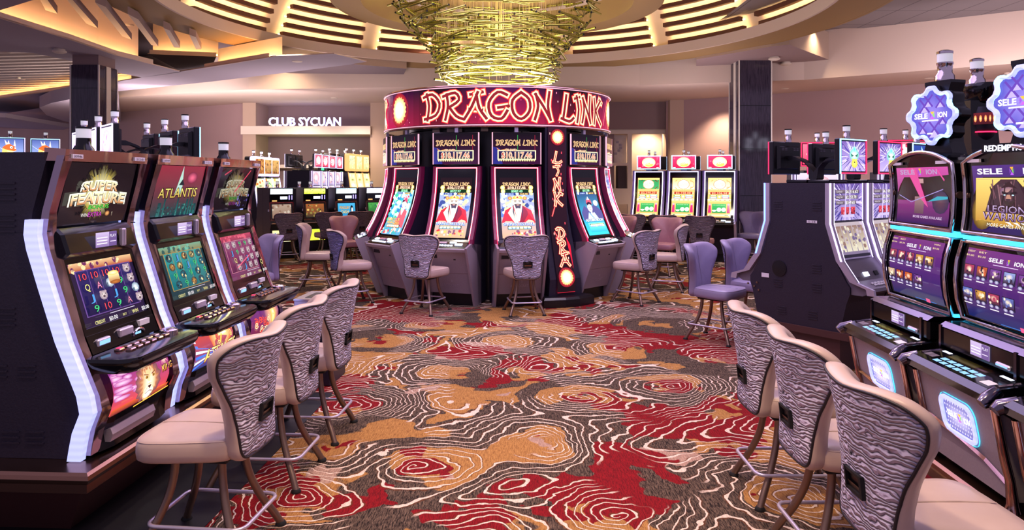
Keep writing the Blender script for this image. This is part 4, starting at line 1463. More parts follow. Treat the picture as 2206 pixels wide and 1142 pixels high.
# plinth carrying the left row: bullnosed bronze shelf on a recessed brown base
def plinth(name, label, loc, rz, x0, x1, y0, y1, zt, nose='bronze', base='plinth_brown', inset=.18):
    t = empty(name, loc, rz)
    tag(t, label, 'machine base')
    mb = MB().m(nose)
    prof = [(0.0, -.10), (.012, -.095), (.014, -.055), (.022, -.045), (.03, -.03), (.026, -.012), (.012, -.001), (-.01, 0)]
    rings = []
    for cx, cy, sx, sy in ((x0, y0, -1, -1), (x1, y0, 1, -1), (x1, y1, 1, 1), (x0, y1, -1, 1)):
        rings.append([(cx + sx * d, cy + sy * d, zt + z) for d, z in prof] + [(cx - sx * .2, cy - sy * .2, zt), (cx - sx * .2, cy - sy * .2, zt - .1)])
    rings.append(rings[0])
    mb.loft(rings, True, False)
    mb.m('cabinet_black').poly([(x0 + .01, y0 + .01, zt - .001), (x1 - .01, y0 + .01, zt - .001), (x1 - .01, y1 - .01, zt - .001), (x0 + .01, y1 - .01, zt - .001)])
    mb.build('shelf', t, 30)
    def rec(i, z):
        return [(x0 + i, y0 + i, z), (x1 - i, y0 + i, z), (x1 - i, y1 - i, z), (x0 + i, y1 - i, z)]
    MB().m(base).loft([rec(inset + .06, 0), rec(.04, zt - .09)]).build('base', t)
    return t
pl_ = plinth('machine_plinth', 'bronze-edged plinth on a brown base under the left row', (-2.20, 3.655, 0), RZL, -.47, 2.1, -.31, 1.6, .384)
mb = MB().m('black_floor')
mb.prism([(-3.4, 1.8), (-1.62, 1.8), (-1.50, 3.4), (-1.42, 5.6), (-3.4, 5.6)], 'z', 0.0, 0.004)
tag(mb.build('floor_mat'), 'plain black flooring strip running along the foot of the left row', 'floor mat')
# waste bin
t = empty('waste_bin', (-1.62, 5.98, 0), math.radians(-4))
tag(t, 'dark waste bin with a shiny steel top at the end of the left row', 'waste bin')
MB().m('cabinet_speckle').box(-.15, .15, -.2, .2, 0, .62, .008).build('body', t)
mb = MB().m('steel_top').box(-.158, .158, -.208, .208, .70, .712)
mb.m('silver').box(-.155, .155, -.205, .205, .62, .70, .004)
lid = mb.build('lid', t)
MB().m('cabinet_black').box(-.09, .09, -.13, .13, .7125, .714).build('opening', lid)
# ================================================================== tall curved-screen machines
def jcurve(z):
    """forward position of the curved screen at height z (bottom .88 swings out, top 1.86 upright)"""
    t = max(0.0, min(1.0, (1.86 - z) / 0.98))
    return 0.31 * t ** 1.9

def jmap(x0, z0, off=0.0):
    """picture map on the curved screen; y measured along height"""
    def f(x, y, d):
        z = z0 + y
        s = (jcurve(z + .01) - jcurve(z - .01)) / .02
        ln = math.hypot(1, s)
        return (x0 + x, -(jcurve(z) + (off + d) / ln), z + (off + d) * (-s) / ln)
    return f

def dragon_title(c, y, h, w, cx=None):
    cx = c.W / 2 if cx is None else cx
    c.brush('DRAGON LINK', cx, y, h, w, [(.24, C('#7a1410')), (.18, C('#ffe9a8')), (.07, C('#a02418'))])

def pic_jackpot(c, dim=1.0):
    W, H = c.W, c.H
    c.rect(0, 0, W, H, C('#3a0a34', dim), C('#0a0508'), 1, 5)
    c.poly([(0, 0), (W * .2, 0), (W * .14, H * .5), (0, H * .55)], C('#2a2a80', dim))
    c.poly([(W * .07, H * .52), (W * .13, H * .38), (W * .3, H * .5), (W * .15, H * .44)], C('#f09040', dim))
    c.rect(W * .51, H * .4, W * .525, H * .93, C('#2f8a40', dim))
    c.rect(W * .88, H * .4, W * .89, H * .93, C('#a02038', dim))
    dragon_title(c, H * .68, H * .17, W * .88)
    c.rect(W * .09, H * .13, W * .91, H * .44, C('#fff0c0', dim))
    for i in range(16):
        c.disc(W * (.12 + .05 * i), H * .11, W * .02, H * .03, C('#ffe8a0', dim), n=6)
        c.k -= 1
    c.k += 1
    c.rect(W * .115, H * .165, W * .885, H * .41, C('#1a0c1c'), C('#2a1a50', dim))
    c.otext('GRAND', W * .37, H * .45, H * .065, C('#e85a4a', dim), C('#ffeec0', dim), W * .26, o=.07)
    c.otext('$10,117.46', W * .50, H * .285, H * .19, C('#f0705a', dim), C('#fff0cc', dim), W * .66, o=.06, c2=C('#d84a40', dim))

def plates(c, amt, y0):
    """the stack of prize plates under the title"""
    W, H = c.W, c.H
    c.rect(W * .04, y0 + H * .105, W * .96, y0 + H * .160, C('#3a1410'))
    c.otext('$10,117.46', W * .5, y0 + H * .1325, H * .042, C('#f4806a'), C('#ffeecc'), W * .54, o=.05)
    c.rect(W * .08, y0 + H * .050, W * .92, y0 + H * .098, C('#0c2a14'))
    c.otext(amt, W * .5, y0 + H * .074, H * .036, C('#5ae890'), C('#d8ffe0'), W * .34, o=.03)
    c.rect(W * .14, y0 + H * .008, W * .44, y0 + H * .042, C('#24307a'))
    c.text('$188.00', W * .29, y0 + H * .025, H * .024, C('#bcd0ff'), W * .22, off=.01)
    c.rect(W * .56, y0 + H * .008, W * .86, y0 + H * .042, C('#5a2a10'))
    c.text('$68.88', W * .71, y0 + H * .025, H * .024, C('#ffd888'), W * .22, off=.01)
    for x, y, r, q in ((.08, .132, .07, '#f8c860'), (.92, .132, .07, '#f8c860'), (.09, .072, .065, '#e8e06a'), (.91, .072, .065, '#e8e06a'), (.07, .025, .045, '#e8e8f0'), (.93, .025, .045, '#f8d870'), (.5, .025, .04, '#c8f0f4')):
        c.disc(W * x, y0 + H * y, W * r, W * r, C('#fff6d0'), C(q), 14)
    c.rect(W * .04, y0 + H * .101, W * .96, y0 + H * .104, C('#f0d890'))

def bottom_row(c, cols, y=.13):
    W, H = c.W, c.H
    c.rect(W * .16, H * (y - .005), W * .86, H * (y + .05), C('#2a3a2a'))
    for i in range(6):
        c.rect(W * (.18 + .112 * i), H * y, W * (.275 + .112 * i), H * (y + .034), C(cols[i % len(cols)]), W_)
    c.rect(W * .2, H * (y + .037), W * .82, H * (y + .044), C('#e8e0a0'))

def pic_emperor(c, amt):
    W, H = c.W, c.H
    c.rect(0, 0, W, H * .74, C('#c8a07a'), C('#8aa0d8'), 2, 8)
    c.rect(0, H * .74, W, H, C('#2a1016'), C('#180a10'), 2, 3)
    c.spray(W * .02, H * .35, W * .98, H * .72, 60, W * .07, [C('#f4f6ff'), C('#5a78c0'), C('#b8c8f0'), C('#e8d8a0'), C('#3a4a8a')])
    dragon_title(c, H * .885, H * .055, W * .82)
    plates(c, amt, H * .695)
    # robe, sleeves, sash
    c.poly([(W * .0, H * .24), (W * .12, H * .44), (W * .36, H * .52), (W * .66, H * .52), (W * .90, H * .44), (W, H * .24)], C('#c82a3c'))
    c.poly([(W * .06, H * .24), (W * .20, H * .30), (W * .34, H * .25), (W * .24, H * .22)], C('#f0b8a0'))
    c.poly([(W * .70, H * .25), (W * .84, H * .31), (W * .96, H * .25), (W * .84, H * .22)], C('#f0b8a0'))
    c.poly([(W * .34, H * .52), (W * .50, H * .24), (W * .40, H * .22), (W * .20, H * .40)], C('#f4e6c8'))
    c.poly([(W * .66, H * .52), (W * .52, H * .24), (W * .62, H * .22), (W * .82, H * .40)], C('#8a1c34'))
    c.poly([(W * .38, H * .52), (W * .64, H * .52), (W * .54, H * .26), (W * .48, H * .26)], C('#fdf6f0'))
    # face, beard, hat
    c.disc(W * .50, H * .575, W * .15, H * .075, C('#fff4ec'), C('#f0c8b0'), 20)
    c.poly([(W * .41, H * .545), (W * .46, H * .42), (W * .51, H * .36), (W * .56, H * .42), (W * .60, H * .545), (W * .505, H * .52)], C('#4a4258'))
    c.poly([(W * .37, H * .55), (W * .39, H * .30), (W * .345, H * .42)], C('#3a2a4a'))
    c.poly([(W * .63, H * .55), (W * .61, H * .30), (W * .655, H * .42)], C('#3a2a4a'))
    for sx in (-1, 1):
        c.stroke([(W * (.5 + sx * .04), H * .585), (W * (.5 + sx * .09), H * .588)], W * .018, C('#3a1c1c'))
        c.stroke([(W * (.5 + sx * .03), H * .600), (W * (.5 + sx * .10), H * .607)], W * .014, C('#4a2a20'))
        c.stroke([(W * .5, H * .545), (W * (.5 + sx * .09), H * .535)], W * .022, C('#3a2030'))
        c.disc(W * (.5 + sx * .22), H * .645, W * .065, H * .03, C('#f8d070'), C('#b04a30'), 12)
    c.stroke([(W * .47, H * .527), (W * .53, H * .527)], W * .014, C('#c03a40'))
    c.poly([(W * .34, H * .625), (W * .36, H * .665), (W * .5, H * .70), (W * .64, H * .665), (W * .66, H * .625), (W * .5, H * .64)], C('#e8b040'))
    c.poly([(W * .42, H * .655), (W * .5, H * .705), (W * .58, H * .655)], C('#fff0b0'))
    c.disc(W * .5, H * .66, W * .03, H * .013, C('#d03a30'), n=8)
    for t, q, o in (('SPRING FESTIVAL', '#1c3aa0', .09), ('SPRING FESTIVAL', '#f4f8ff', .02)):
        c.text(t, W * .5, H * .215, H * .045, C(q), W * .92, off=o, c2=C(q) if o > .05 else C('#8ac0ff'))
    bottom_row(c, ['#6ac8f0', '#4aa8e0', '#8ad8f0', '#e8e070'])
    c.spray(W * .1, H * .02, W * .95, H * .10, 26, W * .045, [C('#c83a3a'), C('#f0e0c0'), C('#e8b860'), C('#7a4a6a')])

def pic_peacock(c, amt):
    W, H = c.W, c.H
    c.rect(0, 0, W, H * .78, C('#4a90b8'), C('#8ad0e0'), 2, 8)
    c.rect(0, H * .78, W, H, C('#14080c'), C('#180a10'), 2, 3)
    dragon_title(c, H * .885, H * .055, W * .82)
    plates(c, amt, H * .695)
    c.spray(0, H * .25, W * .95, H * .69, 120, W * .07, [C('#2a9ab8'), C('#c8f4f8'), C('#3ab890'), C('#e8f8ff'), C('#3a70b8')])
    c.poly([(W * .5, H * .15), (W * .62, H * .48), (W * .95, H * .40), (W, H * .12)], C('#d85a6a'))
    c.disc(W * .70, H * .53, W * .13, H * .065, C('#fff4f0'), C('#f4c8c0'), 16)
    c.poly([(W * .55, H * .55), (W * .62, H * .63), (W * .80, H * .62), (W * .86, H * .53), (W * .72, H * .58)], C('#3a1c38'))
    c.spray(W * .6, H * .58, W * .85, H * .66, 8, W * .05, [C('#e84a6a'), C('#f8a0b0')])
    c.poly([(W * .60, H * .46), (W * .70, H * .30), (W * .80, H * .46)], C('#f8e8f0'))
    c.otext('PEACOCK', W * .42, H * .255, H * .052, C('#ffe07a'), C('#8a2a18'), W * .64, o=.06)
    c.otext('PRINCESS', W * .44, H * .195, H * .042, C('#ffe07a'), C('#8a2a18'), W * .64, o=.06)
    bottom_row(c, ['#f0a050', '#e06a50', '#f0c870'], .115)
    c.spray(0, H * .01, W, H * .09, 30, W * .06, [C('#d03a4a'), C('#f0c0b0'), C('#3aa0a8'), C('#f8e0d0')])

def pic_moon(c, amt):
    W, H = c.W, c.H
    c.rect(0, 0, W, H * .78, C('#3ac0e0'), C('#2a2a68'), 2, 8)
    c.rect(0, H * .78, W, H, C('#14080c'), C('#180a10'), 2, 3)
    dragon_title(c, H * .885, H * .055, W * .82)
    plates(c, amt, H * .695)
    c.poly([(0, H * .38), (W * .2, H * .50), (W * .42, H * .42), (W * .7, H * .52), (W, H * .40), (W, H * .25), (0, H * .25)], C('#54508a'))
    c.disc(W * .80, H * .54, W * .11, H * .052, C('#ffffff'), C('#d8e8ff'), 20)
    c.disc(W * .46, H * .46, W * .12, H * .075, C('#ffffff'), C('#f0dce0'), 18)
    c.poly([(W * .33, H * .52), (W * .36, H * .60), (W * .46, H * .63), (W * .58, H * .60), (W * .61, H * .52), (W * .46, H * .555)], C('#d0506a'))
    c.poly([(W * .40, H * .60), (W * .46, H * .66), (W * .53, H * .60)], C('#ffe8f0'))
    c.poly([(W * .34, H * .54), (W * .46, H * .565), (W * .59, H * .54), (W * .56, H * .50), (W * .46, H * .525), (W * .37, H * .50)], C('#2a1c38'))
    c.poly([(W * .20, H * .26), (W * .34, H * .38), (W * .46, H * .35), (W * .60, H * .38), (W * .74, H * .26)], C('#d8f0ff'))
    c.poly([(W * .42, H * .40), (W * .47, H * .30), (W * .52, H * .40)], C('#ffffff'))
    c.stroke([(W * .36, H * .37), (W * .50, H * .28)], W * .03, C('#2a80c0'))
    for sx in (-1, 1):
        c.stroke([(W * (.46 + sx * .03), H * .468), (W * (.46 + sx * .075), H * .472)], W * .014, C('#2a1c38'))
    c.stroke([(W * .44, H * .425), (W * .48, H * .425)], W * .018, C('#d03a50'))
    for q, o in (('#28306a', .09), ('#f6f8ff', .02)):
        c.text('AUTUMN MOON', W * .48, H * .245, H * .05, C(q), W * .84, off=o)
    c.rect(W * .1, H * .04, W * .9, H * .20, C('#2aa8d8'), C('#7ae0f4'))
    bottom_row(c, ['#8a6ac0', '#a878d0', '#e8e070'], .13)

def pic_wild(c, amt):
    W, H = c.W, c.H
    c.rect(0, 0, W, H, C('#8aa8d8'), C('#3a4a8a'), 1, 8)
    c.spray(0, H * .05, W, H * .9, 60, W * .09, [C('#e8f0ff'), C('#f4c8d0'), C('#6a80c0'), C('#f0e0a0')])

def pic_dollars(c, amt, hot):
    W, H = c.W, c.H
    c.rect(0, 0, W, H, C('#e8a860'), C('#f0c878'), 1, 6)
    c.rect(W * .02, H * .70, W * .98, H * .96, C('#3aa060') if not hot else C('#fff0c8'), C('#2a8a50') if not hot else C('#f0c070'))
    if hot:
        c.star(W * .5, H * .83, H * .10, H * .16, 14, C('#ffffff'), C('#ffe8a8'))
    for sx in (-1, 1):
        c.disc(W * (.5 + sx * .36), H * .83, W * .11, H * .10, C('#fff4dc'), C('#c89050'), 10)
        c.stroke([(W * (.5 + sx * .30), H * .94), (W * (.5 + sx * .45), H * .88), (W * (.5 + sx * .46), H * .78), (W * (.5 + sx * .30), H * .72)], W * .035, C('#5a3a24') if not hot else C('#d09a50'))
    c.disc(W * .5, H * .83, W * .27, H * .125, C('#e07a50'), n=24)
    c.disc(W * .5, H * .83, W * .245, H * .113, C('#fffdf0'), C('#fff0d0'), 24)
    for t, y in (('DOUBLE', .85), ('DOLLARS', .805)):
        c.otext(t, W * .5, H * y, H * .045, C('#e8f8d8'), C('#5a8a50') if t == 'DOUBLE' else C('#c05a40'), W * .46, o=.05, rot=.14)
    c.rect(0, H * .675, W, H * .695, C('#7a4a20'), C('#f0d890'))
    c.rect(W * .1, H * .575, W * .9, H * .64, C('#7a1414'), C('#b8281c'))
    c.text(amt, W * .5, H * .607, H * .05, C('#ffb088'), W * .66, off=.015)
    for x, y, q in ((.24, .535, '#3a9a3a'), (.76, .535, '#5ab8e8'), (.24, .485, '#5a78c8'), (.76, .485, '#8a5ab8')):
        c.rect(W * (x - .16), H * (y - .018), W * (x + .16), H * (y + .018), C(q))
        c.rect(W * (x - .12), H * (y - .008), W * (x + .12), H * (y + .010), C('#f0f4e8'))
    c.disc(W * .5, H * .51, W * .05, H * .03, C('#ffffff'), C('#e8e0c0'), 10)
    for x in (.06, .94):
        c.disc(W * x, H * .60, W * .06, H * .035, C('#ffe0b0'), C('#e08a50'), 10)
    c.rect(0, H * .38, W, H * .45, C('#f4c06a'), C('#fff0d0'))
    for i in range(5):
        c.poly([(W * (.08 + .2 * i), H * .43), (W * (.20 + .2 * i), H * .43), (W * (.14 + .2 * i), H * .41)], C('#d8583a'))
    c.rect(W * .2, H * .10, W * .8, H * .33, C('#2a8a48'), C('#3aa85a'))
    c.otext('CHOOSE YOUR', W * .5, H * .285, H * .035, C('#fff4e0'), C('#8a4a30'), W * .5, o=.04)
    for i in range(3):
        c.disc(W * (.30 + .2 * i), H * .18, W * .10, H * .055, C('#ffffff'), C('#c8f0c0'), 16)
    for x in (.10, .90):
        c.poly([(W * (x - .07), H * .10), (W * (x + .07), H * .10), (W * (x + .04), H * .30), (W * (x - .04), H * .30)], C('#d82a6a'))
        c.disc(W * x, H * .31, W * .045, H * .025, C('#f8a0c0'), n=10)
    c.rect(W * .05, H * .02, W * .95, H * .06, C('#f4d8a8'))
    c.rect(W * .1, H * .03, W * .2, H * .05, C('#2a7a4a'))
    c.rect(W * .75, H * .03, W * .9, H * .05, C('#2a7a4a'))

def pic_topper(c):
    W, H = c.W, c.H
    c.rect(0, 0, W, H, C('#c81a48'), C('#e83a6a'), 3, 3)
    c.spray(0, 0, W, H, 14, W * .05, [C('#f05a7a'), C('#b81840')])
    c.disc(W * .5, H * .5, W * .31, H * .42, C('#fffef0'), C('#fff0a0'), 24)
    c.disc(W * .52, H * .30, W * .18, H * .17, C('#f8d870'), C('#f4b850'), 14)
    for t, y in (('DOUBLE', .60), ('DOLLARS', .42)):
        c.otext(t, W * .5, H * y, H * .17, C('#fffce8'), C('#b8c890'), W * .48, o=.05, rot=.16)
    c.rect(W * .02, H * .03, W * .14, H * .07, W_)
    c.rect(W * .86, H * .03, W * .97, H * .07, W_)

def curved_machine(name, label, loc, rz, style, pic, amt, group, lower=None):
    """style: 'red' for the round carousel, 'violet' for the bright trio"""
    red = style == 'red'
    t = empty(name, loc, rz)
    tag(t, label, 'slot machine', group)
    HW = .335
    zz = [.84, .90, .98, 1.08, 1.2, 1.35, 1.5, 1.65, 1.78, 1.87]
    body = 'cabinet_speckle'
    # cabinet: side cheeks that follow the screen
    mb = MB().m(body)
    pts = [(-(jcurve(z) - .03), z) for z in zz] + [(.25, 1.87), (.25, 0.02), (-.05, 0.02), (-.12, .70), (-.30, .80)]
    mb.prism(pts, 'x', -HW, HW)
    mb.build('cabinet', t)
    # curved glass with its picture
    mb = MB().m('gloss_black')
    mb.loft([[(-.31, -jcurve(z) + .0, z), (.31, -jcurve(z) + .0, z), (.31, -jcurve(z) + .03, z), (-.31, -jcurve(z) + .03, z)] for z in zz])
    gl = mb.build('screen_glass', t, 60)
    c = CV(.46, .80, 'screen_bright', jmap(-.23, .915, .002))
    pic(c, amt)
    c.done('screen', gl)
    # neon tube round both sides and the top
    led = MB().m('led_red' if red else 'led_lavender')
    for sx in (-1, 1):
        rr = []
        for z in zz[:-1] + [1.855]:
            f = jcurve(z)
            x0, x1 = sorted((sx * .285, sx * .303))
            rr.append([(x0, -f - .012, z), (x1, -f - .012, z), (x1, -f + .005, z), (x0, -f + .005, z)])
        led.loft(rr)
    led.box(-.303, .303, -.014, .005, 1.838, 1.856)
    led.m('led_pinkcore' if red else 'sign_white')
    for sx in (-1, 1):
        rr = []
        for z in zz[:-1] + [1.845]:
            f = jcurve(z)
            x0, x1 = sorted((sx * .290, sx * .298))
            rr.append([(x0, -f - .016, z), (x1, -f - .016, z), (x1, -f - .010, z), (x0, -f - .010, z)])
        led.loft(rr)
    led.box(-.297, .297, -.018, -.012, 1.843, 1.851)
    led.build('light_frame', t)
    trim = MB().m('trim_violet_lit' if not red else 'trim_red_lit')
    for sx in (-1, 1):
        rr = []
        for z in zz:
            f = jcurve(z)
            x0, x1 = sorted((sx * .303, sx * .345))
            rr.append([(x0, -f - .016, z), (x1, -f - .004, z), (x1, -f + .06, z), (x0, -f + .06, z)])
        trim.loft(rr)
    trim.build('frame_trim', t)
    # button deck
    mb = MB().m('gloss_black')
    mb.loft([[(x, -.31, .895), (x, -.33, .865), (x, -.455, .815), (x, -.475, .79), (x, -.46, .755), (x, -.25, .74), (x, -.25, .88)] for x in (-.30, .30)])
    dk = mb.build('button_deck', t)
    dm = plane_map((-.28, -.336, .8655), (1, 0, 0), (0, -.125, -.05))
    kb = MB().m('key_white')
    def key(x0, x1, y0, y1, m):
        kb.m(m)
        q = [(x0, y0), (x1, y0), (x1, y1), (x0, y1)]
        kb.loft([[dm(a, b, -.012) for a, b in q], [dm(a, b, -.001) for a, b in q]])
    key(.05, .13, .02, .06, 'key_white' if red else 'key_blue')
    key(.42, .52, .055, .10, 'key_white')
    key(.33, .42, .012, .04, 'key_white')
    key(.17, .29, .015, .06, 'silver')
    for i in range(8):
        key(.07 + .042 * i, .10 + .042 * i, .098, .122, 'key_white' if red else 'silver')
    kb.build('buttons', dk)
    MB().m('panel_speckle' if red else 'cabinet_black').loft([[(x, -.47, .795), (x, -.49, .78), (x, -.475, .745), (x, -.44, .735)] for x in (-.31, .31)]).build('armrest', dk, 40)
    # lower door
    door = MB().m('panel_speckle' if red else 'cabinet_dark')
    d0 = [(.735, .40), (.45, .30), (.445, .294), (.17, .20)]
    door.loft([[(-.30, -f, z), (.30, -f, z), (.30, -f + .2, z), (-.30, -f + .2, z)] for z, f in d0])
    dr = door.build('lower_door', t)
    if red:
        mp = plane_map((-.3, -.2005, .172), (1, 0, 0), (0, -.094, .273))
        w = CV(.6, .28, 'label_white', mp)
        w.mb.mn = ['silver']
        w.text('ARISTOCRAT', .30, .115, .042, K_, .24)
        w.stroke([(.33, .165), (.35, .185), (.325, .195), (.33, .165)], .006, K_)
        w.done('maker_mark', dr)
        MB().m('cabinet_black').box(-.26, -.13, -.392, -.30, .655, .70).box(.10, .13, -.37, -.30, .63, .645).build('bill_entry', dr)
    # flared side fins and kick space
    for sx in (-1, 1):
        x0, x1 = sorted((sx * .305, sx * .335))
        q = [(-.30, .85), (-.50, .80), (-.47, .72), (-.30, .30), (-.18, .0), (.05, .0), (.05, .80)]
        fin = MB().m('panel_grey' if red else 'silver')
        fin.prism(q, 'x', x0, x1)
        fin.build('side_fin', t)
    MB().m('cabinet_black').box(-.30, .30, -.13, .32, 0, .19).build('kick_base', t)
    # upper monitor
    if red:
        mb = MB().m('gloss_black')
        mb.box(-.335, .335, -.045, .02, 1.89, 2.33, .006)
        mo = mb.build('upper_monitor', t)
        for xa, xb in ((-.338, -.326), (.326, .338)):
            MB().m('rim_pink').box(xa, xb, -.0475, -.03, 1.895, 2.325).build('edge_light', mo)
        c = CV(.645, .42, 'screen', plane_map((-.3225, -.046, 1.90), (1, 0, 0), (0, 0, 1)))
        pic_jackpot(c)
        c.done('upper_screen', mo)
        MB().m('silver').box(-.025, .025, -.02, .02, 2.33, 2.40).build('mount', mo)
    else:
        mb = MB().m('cabinet_black')
        mb.box(-.25, .25, -.02, .05, 1.90, 2.19, .01)
        mo = mb.build('upper_monitor', t)
        fr = MB()
        for m_, x0, x1, z0, z1 in (('led_lavender', -.25, .25, 2.172, 2.19), ('led_ice', -.25, .25, 1.90, 1.918), ('led_ice', -.25, -.232, 1.90, 2.19), ('led_lavender', .232, .25, 1.90, 2.19)):
            fr = MB()
            fr.m(m_).box(x0, x1, -.028, -.015, z0, z1)
            fr.build('edge_light', mo)
        c = CV(.455, .245, 'screen_bright', plane_map((-.2275, -.024, 1.9225), (1, 0, 0), (0, 0, 1)))
        pic_topper(c)
        c.done('upper_screen', mo)
        MB().m('plastic_grey').box(-.06, .06, 0, .06, 1.86, 1.91).build('mount', mo)
        candle(t, .0, .02, 2.19, .75, False)
    return t

RC = 1.74
def around(a, r=RC):
    q = math.radians(a)
    return (CC[0] + r * math.sin(q), CC[1] - r * math.cos(q), 0)
GCM = 'curved machines of the round carousel'
for a, pic, amt, lb in ((-76, pic_wild, '$500', 'curved slot machine on the carousel seen edge-on at far left'),
                        (-47, pic_peacock, '$518.82', 'curved slot machine of the carousel with turquoise peacock picture'),
                        (-17.5, pic_emperor, '$577.97', 'curved slot machine with bearded emperor picture, left of the two centre ones'),
                        (9.5, pic_emperor, '$587.43', 'curved slot machine with bearded emperor picture, directly left of the black writing tower'),
                        (46, pic_moon, '$517.88', 'curved slot machine with night sky and moon picture right of the writing tower'),
                        (75, pic_wild, '$500', 'curved slot machine on the carousel seen edge-on at far right')):
    curved_machine('curved_slot_machine', lb, around(a), math.radians(a), 'red', pic, amt, GCM)

# the sign drum over the carousel
t = empty('carousel_sign', (CC[0], CC[1], 0))
tag(t, 'round drum sign with glowing brush-stroke letters over the carousel machines', 'sign')
RS = 1.77
mb = MB().m('cabinet_black').lathe([(RS - .02, 2.43), (RS - .02, 2.94)], n=96)
mb.m('gloss_black').lathe([(1.3, 2.40), (RS - .01, 2.41)], n=96, cap=True)
mb.build('drum', t, 60)
rim = MB().m('rose_chrome')
for z in (2.415, 2.955):
    rim.tube([(RS * math.cos(2 * PI * i / 96), RS * math.sin(2 * PI * i / 96), z) for i in range(96)], .022, 8, closed=True)
rim.build('rim', t, 180)
rl = MB().m('rim_pink')
for z in (2.43, 2.94):
    rl.tube([((RS + .018) * math.cos(2 * PI * i / 96), (RS + .018) * math.sin(2 * PI * i / 96), z) for i in range(96)], .006, 6, closed=True)
rl.build('rim_light', t, 180)
def drum_map(x, y, d):
    a = x / RS
    return ((RS - .004 + d) * math.sin(a), -(RS - .004 + d) * math.cos(a), 2.445 + y)
c = CV(2 * PI * RS, .485, 'screen_bright', drum_map)
N = 96
arc = 2 * PI * RS / N
for i in range(-44, 44):
    a = i * arc
    k = .5 + .5 * math.sin(i * .35 + 1.2)
    c.rect(a, 0, a + arc, .485, mix(C('#5e0a1c'), C('#a01440'), k), mix(C('#12060a'), C('#3c0a3e'), k * .9), 1, 3)
    c.k -= 1
c.k += 1
for i in range(60):
    x, y = random.uniform(-2.6, 2.6), random.uniform(.02, .45)
    q = random.choice([C('#ff7a9a'), C('#ffb0b8'), C('#f04a6a')])
    w_ = random.uniform(.006, .014)
    c.rect(x, y, x + w_, y + w_ * random.uniform(1.5, 4), q)
    c.k -= 1
c.k += 1
def sun(c, x, y, r):
    c.disc(x, y, r * 1.5, r * 1.5, C('#ff5a4a'), C('#7a0c24'), 28)
    c.star(x, y, r * 1.06, r * 1.2, 18, C('#fff6c0'), C('#ffb06a'))
    c.disc(x, y, r * .95, r * .95, C('#fffbe0'), C('#ffd890'), 28)
    c.disc(x, y, r * .72, r * .72, C('#fffff4'), C('#fff4c0'), 24)
sun(c, -1.63, .245, .165)
sun(c, 2.33, .245, .165)
BL = [(.31, C('#d0142c')), (.255, C('#ff8a5a')), (.215, C('#fff2b8')), (.11, C('#7c1620'))]
c.brush('DRAGON', -.10, .245, .36, 1.92, BL)
c.brush('LINK', 1.42, .235, .36, .92, BL)
c.brush('K', -2.28, .235, .36, .27, BL)
c.stroke([(1.95, .05), (2.12, .42)], .02, C('#ff6a7a'))
c.done('sign_screen', t)
core = empty('carousel_core', (CC[0], CC[1], 0))
tag(core, 'black round core the carousel machines stand against, under the drum sign', 'machine base')
MB().m('cabinet_black').lathe([(1.40, 0.0), (1.40, 2.395)], n=48).build('body', core, 60)
hb = MB().m('panel_cream')
for a in (-26, -21, -6, 12, 17, 60, -60, -36):
    q = math.radians(a)
    hb.box(1.46 * math.sin(q) - .05, 1.46 * math.sin(q) + .05, -1.46 * math.cos(q) - .01, -1.46 * math.cos(q), 2.28 + .02 * (a % 5), 2.32 + .02 * (a % 5))
hb.build('junction_boxes', core)

# black tower with the vertical screen ribbon
TA = 28.0
q = math.radians(TA)
t = empty('writing_tower', around(TA, 1.80), q)
tag(t, 'black curved tower with a vertical ribbon of glowing letters between two carousel machines', 'display tower')
def tower_f(z):
    return 0.36 * (max(0.0, (1.55 - z) / 1.55)) ** 1.5 if z > .35 else 0.36 * (1.2 / 1.55) ** 1.5 + 0.0
zs = [.12, .35, .5, .7, .9, 1.1, 1.3, 1.55, 1.9, 2.2, 2.40]
mb = MB().m('cabinet_speckle')
mb.loft([[(-.17 - .10 * max(0, 1 - z / 1.3), -tower_f(z) + .02, z), (.17 + .10 * max(0, 1 - z / 1.3), -tower_f(z) + .02, z), (.11, .34, z), (-.11, .34, z)] for z in zs])
bd = mb.build('body', t)
MB().m('cabinet_black').loft([[(x * (1 + .1 * k), -.30 - .12 * (1 - abs(x) / .36) - .03 * k, z) for x in (-.36, -.25, -.1, .1, .25, .36)] + [(.12, .3, z), (-.12, .3, z)] for z, k in ((0, 1), (.10, 1), (.13, .3))]).build('foot', t)
def tmap(x, y, d):
    z = .17 + y
    s = (tower_f(z + .01) - tower_f(z - .01)) / .02
    ln = math.hypot(1, s)
    return (x - .14, -(tower_f(z) + (d + .002) / ln) + .0, z - (d + .002) * s / ln)
c = CV(.28, 2.25, 'screen_bright', tmap)
c.rect(0, 0, .28, 2.245, C('#14080e'), C('#2a0c1c'), 1, 30)
c.poly([(0, 0), (.28, 0), (.28, .34), (.10, .20)], C('#d8203a'))
c.poly([(.28, .3), (.28, .62), (.22, .75)], C('#c81a34'))
for i in range(24):
    x, y = random.uniform(.02, .26), random.uniform(.1, 2.2)
    c.rect(x, y, x + .012, y + .03, random.choice([C('#ff7a9a'), C('#ff4a5a'), C('#ffc0b0')]))
    c.k -= 1
c.k += 1
lay = [(.32, C('#b01428')), (.26, C('#ff8a5a')), (.20, C('#fff0b8')), (.09, C('#a01c2c'))]
for ch, y, h in (('L', 1.82, .15), ('I', 1.64, .13), ('N', 1.45, .16), ('K', 1.25, .17), ('D', .78, .15), ('R', .60, .16), ('A', .43, .16)):
    c.brush(ch, .15, y, h, .14, lay)
sun(c, .14, 2.10, .075)
sun(c, .14, .20, .085)
for a, b in (((.03, 1.02), (.08, 1.14)), ((.04, .80), (.10, .70))):
    c.stroke([a, b], .018, C('#ff5a5a'))
c.done('ribbon_screen', t)

